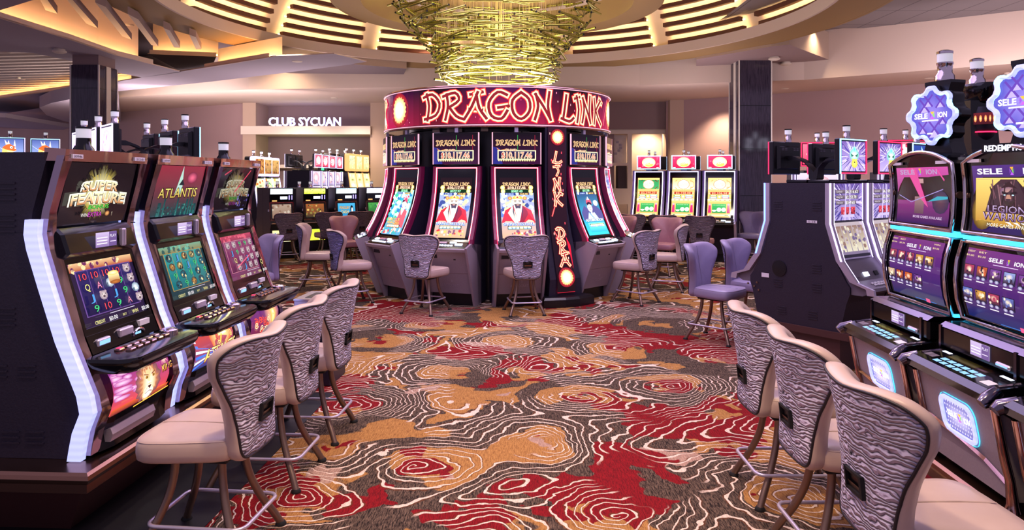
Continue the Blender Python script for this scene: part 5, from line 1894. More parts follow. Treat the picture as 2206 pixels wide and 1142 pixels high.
# ================================================================== trio of bright curved machines at the right, and a mate behind
GT = 'bright curved machines by the stone pillar'
al = math.radians(-21)
for (x, y), amt, hot, lb in (((2.92, 15.05), '$2,290.20', False, 'leftmost of three bright curved machines, green round its medallion'),
                             ((3.60, 14.79), '$2,158.08', True, 'middle of three bright curved machines with white lit frames'),
                             ((4.28, 14.53), '$2,106.58', True, 'rightmost of three bright curved machines, beside the stone pillar')):
    curved_machine('curved_slot_machine', lb, (x, y, 0), al, 'violet', lambda c, m, h=hot: pic_dollars(c, m, h), amt, GT)
for (x, y), lb in (((4.57, 15.28), 'back-to-back curved machine behind the rightmost bright one, dark side toward camera'),
                   ((3.89, 15.54), 'curved machine behind the middle bright one, only its black monitor back showing'),
                   ((3.21, 15.80), 'curved machine behind the leftmost bright one, only its black monitor back showing')):
    o = curved_machine('curved_slot_machine', lb, (x, y, 0), al + PI, 'violet', pic_wild, '', 'curved machines facing away by the pillar')

# ================================================================== rod chandelier over the carousel
t = empty('rod_chandelier', (CC[0], CC[1], 3.2))
tag(t, 'huge bowl-shaped chandelier of golden metal rods above the round sign', 'chandelier')
rng = random.Random(11)
PRF = [(.08, .93), (.22, 1.02), (.40, 1.08), (.55, 1.12), (.70, 1.28), (.90, 1.50), (1.05, 1.62), (1.25, 1.70), (1.6, 1.72), (2.0, 1.70)]
rods = []
for i in range(600):
    z = 0.07 + 1.75 * rng.random() ** 1.15
    r = interp(PRF, z) * .965 * (1 - .15 * rng.random() ** 1.5)
    a = rng.uniform(0, 2 * PI)
    ln = rng.uniform(.38, .60)
    tw = rng.gauss(0, .20)                      # in-plan turn off the tangent
    ti = rng.gauss(0, .075)
    p = Vector((r * math.cos(a), r * math.sin(a), z))
    d = Vector((-math.sin(a + tw), math.cos(a + tw), ti)).normalized()
    rods.append((p - d * ln / 2, p + d * ln / 2, -p.y + 2 * (1.0 if p.y < 0 else 0)))
rods.sort(key=lambda q: -q[2])
def rod(mb, a, b):
    d = (b - a).normalized()
    mb.m('brass').tube([a, b], .0175, 7, cap=False)
    mb.m('rod_end').tube([a + d * .0005, a + d * .001], .0160, 7)
    mb.tube([b - d * .001, b - d * .0005], .0160, 7)
for a, b, _ in rods[:100]:
    mb = MB()
    rod(mb, a, b)
    mb.build('brass_rod', t, 60)
mb = MB()
for a, b, _ in rods[100:]:
    rod(mb, a, b)
o = mb.build('brass_rods', t, 60)
o['kind'] = 'stuff'
wr = MB().m('wire')
for i in range(260):
    a = rng.uniform(0, 2 * PI)
    z = 0.1 + 1.3 * rng.random()
    r = interp(PRF, z) * rng.uniform(.70, .93)
    wr.tube([(r * math.cos(a), r * math.sin(a), z), (r * math.cos(a), r * math.sin(a), 1.66)], .0022, 3, cap=False)
o = wr.build('hanging_wires', t)
o['kind'] = 'stuff'
MB().m('paint_gold').lathe([(1.75, 1.60), (1.78, 1.66)], n=64).build('mounting_plate', t, 30)
lp = bpy.data.lights.new('chandelier_lamp', 'POINT')
lp.energy = 70
lp.color = (0.95, 1.0, 0.42)
lp.shadow_soft_size = .25
lo = bpy.data.objects.new('chandelier_lamp', lp)
COL.objects.link(lo)
lo.location = (CC[0], CC[1], 4.3)
spot(CC[0] - .9, CC[1] - 2.4, 4.9, 130, (.95, 1.0, .45), 80)
spot(CC[0] + .9, CC[1] - 2.4, 4.9, 130, (.95, 1.0, .45), 80)
# ================================================================== right row
PP = [C('#3a1a70'), C('#2a1458'), C('#5a2a90'), C('#1c1048')]
def selexion(c, x, y, h, w, col='#eae4f0', tm=False):
    """SELE X ION with the faceted X"""
    c.text('SELE', x - w * .30, y, h, C(col), w * .42, off=.03)
    c.text('ION', x + w * .36, y, h, C(col), w * .28, off=.03)
    s = h * .85
    xx = x + w * .06
    for pts, q in (([(-.55, .8), (.0, .1), (.55, .8)], '#e8a83a'), ([(-.55, -.8), (0, -.1), (.55, -.8)], '#b05ae0'), ([(-.6, .6), (-.12, 0), (-.6, -.6)], '#8a4ac0'), ([(.6, .6), (.12, 0), (.6, -.6)], '#7ac85a')):
        c.poly([(xx + a * s, y + b * s) for a, b in pts], C(q))

def pic_sx_top(c, hero):
    W, H = c.W, c.H
    c.rect(0, 0, W, H, C('#1c1450'), C('#c0489a') if not hero else C('#4a2a78'), 2, 6)
    if hero:
        selexion(c, W * .5, H * .91, H * .085, W * .84)
        c.rect(W * .06, H * .10, W * .96, H * .81, C('#b8842a'), C('#f0d070'))
        c.rect(W * .08, H * .12, W * .94, H * .79, C('#5a4a1c'), C('#1c5a6a'), 1, 4)
        for x, y, r in ((.16, .30, .16), (.88, .45, .17), (.80, .2, .14)):
            c.disc(W * x, H * y, W * r, W * r, C('#d8b040'), C('#4a3410'), 16)
            c.disc(W * x, H * y, W * r * .55, W * r * .55, C('#8a6a20'), C('#e8c860'), 12)
        c.poly([(W * .2, H * .30), (W * .30, H * .68), (W * .42, H * .79), (W * .62, H * .79), (W * .74, H * .62), (W * .82, H * .30)], C('#3a2430'))
        for i in range(22):
            x = W * random.uniform(.26, .74)
            c.stroke([(x, H * random.uniform(.62, .78)), (x + W * random.uniform(-.08, .08), H * random.uniform(.3, .5))], W * .014, random.choice([C('#6a4450'), C('#241418'), C('#8a6068')]))
            c.k -= 1
        c.k += 1
        c.disc(W * .52, H * .56, W * .125, H * .15, C('#d8a890'), C('#6a4a70'), 16)
        c.poly([(W * .42, H * .66), (W * .52, H * .76), (W * .63, H * .66), (W * .52, H * .68)], C('#2a1820'))
        c.poly([(W * .44, H * .50), (W * .52, H * .36), (W * .61, H * .50), (W * .525, H * .46)], C('#2c1a1c'))
        for sx in (-1, 1):
            c.stroke([(W * (.525 + sx * .03), H * .585), (W * (.525 + sx * .085), H * .60)], W * .02, C('#20141c'))
            c.disc(W * (.525 + sx * .055), H * .565, W * .016, H * .010, C('#bfe0f8'), n=6)
        c.poly([(W * .505, H * .57), (W * .545, H * .57), (W * .56, H * .51), (W * .49, H * .51)], C('#b88470'))
        c.otext('LEGION', W * .50, H * .36, H * .10, C('#c8b0d8'), C('#2a1420'), W * .50, o=.06, c2=C('#7a5a90'))
        c.otext('WARRIOR', W * .52, H * .25, H * .11, C('#c8b0d8'), C('#2a1420'), W * .66, o=.06, c2=C('#7a5a90'))
        for i in range(4):
            c.poly([(W * (.5 + .1 * i), H * .18), (W * (.56 + .1 * i), H * .18), (W * (.62 + .1 * i), H * .12)], C('#f0e8f4'))
        c.otext('MORE GAMES AVAILABLE', W * .60, H * .12, H * .055, C('#fff4d8'), C('#2a1a10'), W * .66, o=.02)
    else:
        c.poly([(W * .2, H), (W * .5, H * .4), (W * .62, H * .3), (W * .4, H)], C('#d04a90'))
        c.rect(W * .36, H * .18, W * .54, H * .80, C('#5a4050'), C('#b89090'), 1, 4)
        c.stroke([(W * .34, H * .98), (W * .52, H * .55)], W * .02, C('#e05aa0'))
        c.stroke([(W * .8, H * .98), (W * .92, H * .78)], W * .02, C('#d04a90'))
        c.disc(W * .85, H * .40, W * .15, H * .20, C('#5a3a4a'), C('#2a2048'), 12)
        c.poly([(W * .62, H * .40), (W * .80, H * .50), (W * .98, H * .50), (W * .98, H * .46), (W * .80, H * .43)], C('#2a9ab0'))
        c.stroke([(W * .05, H * .5), (W * .3, H * .38), (W * .6, H * .50), (W * .9, H * .62)], W * .008, C('#9a8ac8'))
        selexion(c, W * .46, H * .92, H * .085, W * .72, '#a890b8')
        c.text('MORE GAMES AVAILABLE', W * .64, H * .13, H * .045, C('#c0a8c8'), W * .54, off=.02)

def pic_sx_menu(c, off):
    W, H = c.W, c.H
    c.rect(0, 0, W, H, C('#16225a'), C('#6a2a78'), 2, 6)
    c.poly([(W * .45, 0), (W * .85, 0), (W * .65, H * .6)], C('#3a6ab8'))
    c.poly([(W * .1, H), (W * .25, H), (W * .2, H * .3)], C('#8a2a6a'))
    selexion(c, W * .56, H * .88, H * .055, W * .46)
    for x, a, b in ((.07, 'CREDIT', '$0.00'), (.24, 'BET', '$0.30'), (.90, 'WIN', '$0.00')):
        c.text(a, W * x, H * .96, H * .026, C('#f4d8a0'), W * .11)
        c.text(b, W * x, H * .90, H * .026, C('#f4d8a0'), W * .11)
    c.rect(W * .42, H * .815, W * .74, H * .825, C('#d0b8e0'))
    for j, yy in enumerate((.60, .28)):
        for i in range(5 - j):
            x = W * (.03 + .195 * i + .06 * j)
            q = random.choice(['#c8903a', '#a83a5a', '#5a6ab0', '#8a9ad0', '#d0b090', '#703a90', '#c0582a'])
            c.rect(x, H * yy, x + W * .155, H * (yy + .175), C('#1a0c30'))
            c.rect(x + W * .01, H * (yy + .03), x + W * .145, H * (yy + .165), C('#3a2038'), C(q), 1, 3)
            c.disc(x + W * .078, H * (yy + .11), W * .045, H * .045, C('#f4dcc0'), C(q), 8)
            c.spray(x + W * .02, H * (yy + .04), x + W * .13, H * (yy + .15), 5, W * .016, [C('#f0e0c0'), C(q), C('#2a1430')])
            for k in range(2):
                c.disc(x + W * (.04 + .075 * k), H * (yy - .0), W * .028, H * .026, C('#d8d0e8'), C('#6a6a9a'), 8)
            c.rect(x + W * .02, H * (yy - .055), x + W * .135, H * (yy - .04), C('#e8e0f0'))
    c.rect(W * .86, H * .04, W * .93, H * .10, C('#e05a8a'))

def gear_outline(r, n=8, amp=.085, per=10):
    pts = []
    for i in range(n * per):
        a = 2 * PI * i / (n * per)
        k = max(-1, min(1, 1.6 * math.cos(n * a)))
        rr = r * (1 + amp * k)
        pts.append((rr * math.cos(a) * 1.0, rr * math.sin(a) * 1.02))
    return pts

def gear_topper(parent, x, y, z, r, turn, word):
    """gear-shaped luminous sign; drawn on its own mount and part of the machine below it"""
    M = Matrix.Translation((x, y, z)) @ Matrix.Rotation(turn, 4, 'Z')
    mb = MB(M).m('gloss_black')
    o = gear_outline(r)
    mb.loft([[(p[0] * s, yy, p[1] * s) for p in o] for s, yy in ((.98, 0), (1.04, .01), (1.04, .075), (.9, .085))])
    g = mb.build('topper', parent, 35)
    led = MB(M).m('led_ice')
    R1 = [[(p[0] * s, yy, p[1] * s) for p in o] for s, yy in ((1.02, -.004), (1.0, -.024), (.91, -.028), (.86, -.010), (.86, .0))]
    led.loft(R1, True, False)
    led.mn = ['led_white', 'led_ice']
    for i in range(len(led.mi)):
        led.mi[i] = 1 if (i // 7) % 3 == 0 else 0
    led.build('light_ring', g, 60)
    m0 = plane_map((0, -.006, 0), (1, 0, 0), (0, 0, 1))
    c = CV(1, 1, 'screen_bright', lambda a, b, d: M @ m0(a, b, d))
    i_ = [(p[0] * .86, p[1] * .86) for p in o]
    c.fan(0, 0, i_, C('#8a78c8'), C('#4a48a8'))
    for gx, gy, s in ((-.06, .07, .035), (.02, -.09, .045), (-.07, -.08, .03), (.07, .09, .03), (.09, -.03, .025), (-.02, .10, .03)):
        gx, gy, s = gx * .78, gy * .78, s * .8
        for k in range(2):
            a = 1 if k else -1
            c.stroke([(gx - s, gy - a * s * 1.2), (gx + s, gy + a * s * 1.2)], .010, C('#5a3a9a'))
        c.poly([(gx - s * .8, gy - s * 1.3), (gx + s * .8, gy - s * 1.3), (gx, gy - s * .2)], C('#a898dc'))
    selexion(c, 0, .0, r * .20, r * 1.42, '#f4f4ff')
    c.rect(-r * .36, -r * .22, r * .36, -r * .17, C('#d8d4f8'))
    c.rect(-r * .12, -r * .72, r * .12, -r * .66, C('#d8d4f8'))
    c.done('topper_face', g)
    mt = MB(M).m('cabinet_black')
    mt.loft([[(-.05 - k, .03, zz), (.05 + k, .03, zz), (.05 + k, .13, zz), (-.05 - k, .13, zz)] for zz, k in ((-r - .16, .07), (-r, .02), (r * .6, .0), (r + .03, .03), (r + .045, .03))])
    mt.build('topper_mount', g)
    cd = MB(M).m('chrome').lathe([(.048, 0), (.046, .03), (.036, .045), (.036, .085), (.040, .09), (.040, .10)], (0, .08, r + .045), 16)
    cd.m('glass_clear').lathe([(.037, .10), (.037, .145)], (0, .08, r + .045), 16)
    cd.m('chrome').lathe([(.040, .145), (.040, .158), (.02, .166)], (0, .08, r + .045), 16)
    cd.build('signal_lamp', g, 40)
    if word:
        w = CV(1, 1, 'label_white', lambda a, b, d: M @ Vector((a, -.10 - d, b)))
        w.mb.mn = ['sign_white']
        w.text(word, .0, -r - .062, .026, W_, .20, off=.02)
        w.done('word', g)
        MB(M).m('cabinet_black').box(-.115, .115, -.098, -.06, -r - .082, -r - .042).build('word_plate', g)

def sx_machine(label, loc, rz, hero, word, turn):
    t = empty('slot_machine', loc, rz)
    tag(t, label, 'slot machine', 'slot machines of the right row')
    HW = .31
    FR = [(0.0, .17), (.42, .24), (.47, .18), (.66, .02), (.80, .045), (1.0, .0), (1.2, -.01), (1.38, .03)]
    mb = MB().m('cabinet_black')
    mb.prism([(-interp(FR, z) + .03, z) for z in (0, .42, .5, .66, .80, 1.0, 1.2, 1.36)] + [(.55, 1.36), (.55, 0)], 'x', -HW + .012, HW - .012)
    mb.m('cabinet_black').lathe([(.022, 0), (.022, .0)], (0, 0, 0), 4, False)
    cb = mb.build('cabinet', t)
    ck = MB().m('leg_metal')
    for z in (1.22, .75, .30):
        ck.tube([(-HW + .02, -.02, z), (-HW - .012, -.02, z)], .018, 12)
        ck.tube([(HW - .02, -.02, z), (HW + .012, -.02, z)], .018, 12)
    ck.build('locks', cb, 40)
    # upper arch screen frame
    def frame(name, z0, z1, arch, bow):
        m = MB().m('chrome')
        n = 14
        path = []
        for i in range(n + 1):
            x = HW * (1 - 2 * i / n)
            path.append((x, z1 + arch * (1 - (x / HW) ** 2)))
        path += [(-HW, z1 - (z1 - z0) * k / 4) for k in range(1, 5)]
        path += [(HW, z0 + (z1 - z0) * k / 4) for k in range(0, 4)]
        def fz_(z):
            u = (z - z0) / (z1 - z0)
            return .045 + bow * (1 - 4 * (u - .5) ** 2)
        m.tube([(x, -fz_(min(z, z1)) - .012, z) for x, z in path], .011, 6, closed=True)
        fr = m.build(name + '_frame', t, 180)
        g = MB().m('gloss_black')
        g.loft([[(x, -fz_(min(z, z1)), z) for x, z in path], [(x, .10, z) for x, z in path]], True, True)
        g.build('glass', fr)
        return fz_, fr
    fz_, fr = frame('upper_screen', 1.045, 1.375, .065, -.012)
    c = CV(.515, .30, 'screen', lambda x, y, d: (-.2575 + x, -fz_(1.06 + y) - .004 - d, 1.06 + y))
    pic_sx_top(c, hero)
    c.done('upper_screen', fr)
    MB().m('label_white').box(-.27, -.18, -.060, -.05, 1.375, 1.39).build('asset_label', fr)
    MB().m('label_white').box(.17, .27, -.060, -.05, 1.375, 1.39).build('asset_label', fr)
    fz2, fr2 = frame('lower_screen', .64, 1.005, .0, .035)
    c = CV(.515, .315, 'screen', lambda x, y, d: (-.2575 + x, -fz2(.665 + y) - .004 - d, .665 + y))
    pic_sx_menu(c, 0)
    c.done('lower_screen', fr2)
    MB().m('led_teal').box(-HW - .02, HW + .02, -.045, .05, 1.013, 1.034).build('light_bar', t)
    MB().m('led_teal').box(-.27, .27, -.05, -.03, .615, .628).build('light_bar', t)
    MB().m('led_teal').box(HW - .005, HW + .01, -.05, .02, .625, .64).build('side_light', t)
    # player panel
    mb = MB().m('gloss_black')
    mb.box(-.30, .30, -.165, .02, .505, .61, .012)
    pp = mb.build('player_panel', t)
    MB().m('dark_chrome').loft([[(x, -.17, .605), (x, -.14, .625), (x, -.02, .628), (x, -.02, .61)] for x in (-.305, .305)]).box(-.302, -.285, -.172, -.10, .50, .61).box(.235, .252, -.172, -.10, .50, .61).build('panel_trim', pp)
    c = CV(.135, .062, 'screen', plane_map((-.06, -.1665, .53), (1, 0, 0), (0, 0, 1)))
    pic_reader(c)
    c.done('display', pp)
    MB().m('silver').box(.12, .21, -.175, -.16, .525, .545, .006).m('key_blue').box(.13, .20, -.177, -.17, .532, .538).build('card_slot', pp)
    # button deck
    mb = MB().m('gloss_black')
    mb.loft([[(x, -.13, .50), (x, -.30, .475), (x, -.33, .455), (x, -.325, .425), (x, -.28, .40), (x, -.13, .40)] for x in (-HW, HW)])
    dk = mb.build('button_deck', t)
    dm = plane_map((-.31, -.135, .5005), (1, 0, 0), (0, -.165, -.025))
    def key(x0, x1, y0, y1, m, h=.012):
        q = [(x0, y0), (x1, y0), (x1, y1), (x0, y1)]
        q2 = [(x0 + .003, y0 + .003), (x1 - .003, y0 + .003), (x1 - .003, y1 - .003), (x0 + .003, y1 - .003)]
        MB().m(m).loft([[dm(a, b, -.001) for a, b in q], [dm(a, b, h * .45) for a, b in q], [dm(a, b, h * .6) for a, b in q2]]).build('button', dk)
    for r in range(2):
        for k in range(6):
            key(.15 + .052 * k, .188 + .052 * k, .086 + r * .035, .109 + r * .035, 'key_blue')
    key(.14, .34, .03, .068, 'brass', .03)
    key(.34, .42, .03, .068, 'rose_chrome', .04)
    key(.05, .11, .03, .045, 'key_white')
    key(.47, .54, .03, .045, 'key_white')
    key(.50, .56, .105, .145, 'label_white')
    key(.03, .075, .09, .125, 'plastic_grey')
    key(.08, .115, .09, .125, 'plastic_grey')
    for sx in (-1, 1):
        kn = MB().m('dark_chrome')
        kn.tube([(sx * (HW - .02), -.27, .462), (sx * (HW + .005), -.325, .44), (sx * (HW + .005), -.345, .425)], [.028, .03, .022], 12)
        kn.tube([(sx * (HW - .03), -.14, .49), (sx * (HW - .03), -.26, .475)], .014, 8)
        kn.tube([(sx * (HW - .005), -.235, .405), (sx * (HW + .03), -.235, .405)], .032, 16)
        kn.m('rubber').tube([(sx * (HW + .03), -.235, .405), (sx * (HW + .032), -.235, .405)], .022, 16)
        kn.build('corner_knob', dk, 40)
    # lower door with the lit badge
    dpr = [(.03, .205), (.12, .215), (.20, .235), (.40, .275)]
    dd = MB().m('panel_speckle')
    dd.loft([[(-HW + .03, -f, z), (HW - .03, -f, z), (HW - .03, -.05, z), (-HW + .03, -.05, z)] for z, f in dpr])
    dr = dd.build('lower_door', t)
    MB().m('rose_chrome').loft([[(x, -interp(dpr, z) - .004, z), (x, -interp(dpr, z - .012) - .016, z - .012), (x, -interp(dpr, z - .03) - .004, z - .03)] for x, z in ((-.27, .215), (-.15, .20), (0, .185), (.15, .155), (.27, .11))]).build('door_trim', dr)
    for sx in (-1, 1):
        lg = MB().m('rose_chrome')
        lg.tube([(sx * (HW - .018), -interp(dpr, z) - .006, z) for z in (.0, .03, .12, .20, .40)], [.03, .022, .018, .018, .016], 10)
        lg.build('corner_post', t, 60)
    mp = plane_map((0, -.2415, .265), (1, 0, 0), (0, -.04, .20))
    bd = MB().m('led_teal')
    o1, o2 = rrect(-.125, .125, -.085, .085, .05, 6), rrect(-.108, .108, -.069, .069, .04, 6)
    bd.loft([[mp(x, y, -.01) for x, y in rrect(-.132, .132, -.092, .092, .055, 6)], [mp(x, y, .010) for x, y in rrect(-.132, .132, -.092, .092, .055, 6)]], True, False)
    bd.m('led_white').loft([[mp(x, y, .010) for x, y in o1], [mp(x, y, .018) for x, y in o1], [mp(x, y, .018) for x, y in o2], [mp(x, y, .006) for x, y in o2]], True, False)
    bg = bd.build('badge_ring', dr)
    c = CV(.25, .15, 'screen_bright', lambda x, y, d: mp(x, y, d + .007), clip=False)
    c.fan(0, 0, o2, C('#e8e0ff') if not hero else C('#b8b0d8'), C('#4a4890'))
    for i in range(-5, 6):
        for j in range(-3, 4):
            c.disc(i * .019 + (j % 2) * .009, j * .019, .006, .006, C('#d8d0f4'), C('#8a84c0'), 6)
            c.k -= 1
    c.k += 1
    selexion(c, 0, .005, .026, .17, '#ffffff')
    c.done('badge', bg)
    gear_topper(t, .0, .02, 1.635, .140, turn, word)
    return t

RZR = math.radians(-92.9)
sx_machine('slot machine of the right row with dim magenta upper screen and gear-shaped topper', (2.215, 3.745, .40), RZR, False, None, math.radians(20))
sx_machine('slot machine of the right row showing a long-haired bearded face', (2.18, 3.035, .40), RZR, True, 'REDEMPTION', math.radians(20))
sx_machine('nearest slot machine of the right row, just its deck corner in the picture', (2.145, 2.325, .40), RZR, False, None, math.radians(38))
t = plinth('machine_plinth', 'dark bronze-edged plinth under the right row', (2.18, 3.035, 0), RZR, -.48, 1.2, -.22, 1.35, .398, base='cabinet_black')

# machines standing back to back with the right row: only the dark topper shows
t = empty('slot_machine', (2.93, 4.40, .40), RZR + PI)
tag(t, 'machine backing onto the right row, topped by a dark head with red-gold belt', 'slot machine')
MB().m('cabinet_black').box(-.3, .3, -.33, .21, 0, 1.36, .01).build('cabinet', t)
mb = MB().m('cabinet_black')
mb.loft([[(-.10 * s, -.10 * s + .05, z), (.10 * s, -.10 * s + .05, z), (.10 * s, .12, z), (-.10 * s, .12, z)] for z, s in ((1.36, 1.5), (1.48, 1.0), (1.62, .9), (1.78, .9))])
tp = mb.build('topper_mount', t)
mb = MB().m('gloss_black')
mb.loft([[(r * math.cos(a * PI / 10), .03 + r * .55 * math.sin(a * PI / 10), z) for a in range(20)] for z, r in ((1.74, .05), (1.77, .11), (1.83, .145), (1.88, .155), (1.885, .15))])
mb.build('topper_head', tp, 50)
mb = MB().m('cabinet_dark')
mb.loft([[(r * math.cos(a * PI / 10), .03 + r * .6 * math.sin(a * PI / 10), z) for a in range(20)] for z, r in ((1.50, .06), (1.56, .12), (1.66, .15), (1.74, .12))])
bd_ = mb.build('topper_body', tp, 50)
c = CV(1, .05, 'screen_bright', lambda x, y, d: ((.152 + d) * math.cos(x), .03 + (.152 + d) * .6 * math.sin(x), 1.63 + y))
for i in range(26):
    a = i * 2 * PI / 26
    c.rect(a, 0, a + .24, .07, C('#3a0c14'), C('#5a1820'))
    c.k -= 1
    c.disc(a + .12, .035, .07, .022, C('#ffd08a'), C('#c05a2a'), 8)
    c.k -= 1
c.done('belt', bd_)
mb = MB().m('led_red').tube([(.135 * math.cos(a * PI / 12), .03 + .085 * math.sin(a * PI / 12), 1.585) for a in range(24)], .004, 6, closed=True)
mb.build('red_light', bd_)
mb = MB().m('chrome').lathe([(.048, 0), (.046, .03), (.036, .045), (.036, .085), (.040, .09), (.040, .10)], (0, .03, 1.885), 16)
mb.m('glass_clear').lathe([(.037, .10), (.037, .145)], (0, .03, 1.885), 16)
mb.m('chrome').lathe([(.040, .145), (.040, .158), (.02, .166)], (0, .03, 1.885), 16)
mb.build('signal_lamp', tp, 40)

# ================================================================== slant-topped machines with arm-mounted monitors
def pic_mask(c, plain=False):
    W, H = c.W, c.H
    c.rect(0, 0, W, H, C('#a898d0'), C('#6a5098'), 2, 4)
    for i in range(70):
        a = random.uniform(0, 2 * PI)
        r0, r1 = random.uniform(.2, .5), random.uniform(.5, .8)
        c.stroke([(W * (.5 + r0 * math.cos(a)), H * (.5 + r0 * math.sin(a))), (W * (.5 + r1 * math.cos(a)), H * (.5 + r1 * math.sin(a)))], W * .02, random.choice([C('#4a4098'), C('#d0c0f0'), C('#3a2a70')]))
        c.k -= 1
    c.k += 1
    if plain:
        return
    for k in range(-3, 4):
        c.poly([(W * (.5 + .04 * k), H * .62), (W * (.5 + .10 * k), H * .93), (W * (.54 + .04 * k), H * .62)], C('#d8f4e8'))
    c.disc(W * .5, H * .55, W * .19, H * .20, C('#e8fff4'), C('#5ac0a8'), 16)
    c.disc(W * .5, H * .74, W * .08, H * .10, C('#3ab8d0'), C('#a0f0e8'), 12)
    for sx in (-1, 1):
        c.poly([(W * (.5 + sx * .02), H * .52), (W * (.5 + sx * .15), H * .60), (W * (.5 + sx * .12), H * .48)], C('#1a5a4a'))
    c.disc(W * .5, H * .26, W * .13, H * .15, C('#f8f070'), C('#d0b830'), 12)
    c.disc(W * .5, H * .30, W * .03, H * .03, C('#3a3010'), n=6)
    c.stroke([(W * .40, H * .40), (W * .5, H * .36), (W * .60, H * .40)], W * .03, C('#e8e050'))

def pic_meters(c, amts):
    W, H = c.W, c.H
    pic_mask(c, True)
    for i, (lb, a) in enumerate(zip(('GRAND', 'MAJOR', 'MINOR'), amts)):
        y = .78 - .15 * i
        c.rect(W * .10, H * (y - .05), W * (.90 - .06 * i), H * (y + .05), C('#4a3e4c'), C('#7a6a74'))
        c.text(lb, W * .23, H * y, H * .05, C('#d8ccd8'), W * .2)
        c.text(a, W * (.64 - .03 * i), H * y, H * .085, C('#f8f4f4'), W * (.42 - .06 * i), off=.01)
    for i in range(3):
        c.rect(W * (.27 + .16 * i), H * .16, W * (.41 + .16 * i), H * .36, C('#a02030'), C('#d84050'))
        c.spray(W * (.28 + .16 * i), H * .17, W * (.40 + .16 * i), H * .35, 6, W * .02, [C('#5a1018'), C('#f07a7a')])
    c.rect(W * .30, H * .08, W * .70, H * .15, C('#c8b8e0'))
    c.poly([(W * .36, 0), (W * .40, H * .98), (W * .43, H * .98), (W * .40, 0)], C('#c8b8e8'))
    c.poly([(W * .52, 0), (W * .53, H * .98), (W * .56, H * .98), (W * .56, 0)], C('#c8b8e8'))

def pic_clouds(c, cols):
    W, H = c.W, c.H
    c.rect(0, 0, W, H, C(cols[0]), C(cols[1]), 1, 4)
    for i in range(5):
        c.rect(W * (.06 + .18 * i), H * .2, W * (.22 + .18 * i), H * .9, C(cols[2]), C(cols[3]), 1, 2)
        c.spray(W * (.07 + .18 * i), H * .22, W * (.21 + .18 * i), H * .88, 9, W * .04, [C(q) for q in cols])
    c.rect(W * .05, H * .04, W * .95, H * .12, C('#1a1424'))

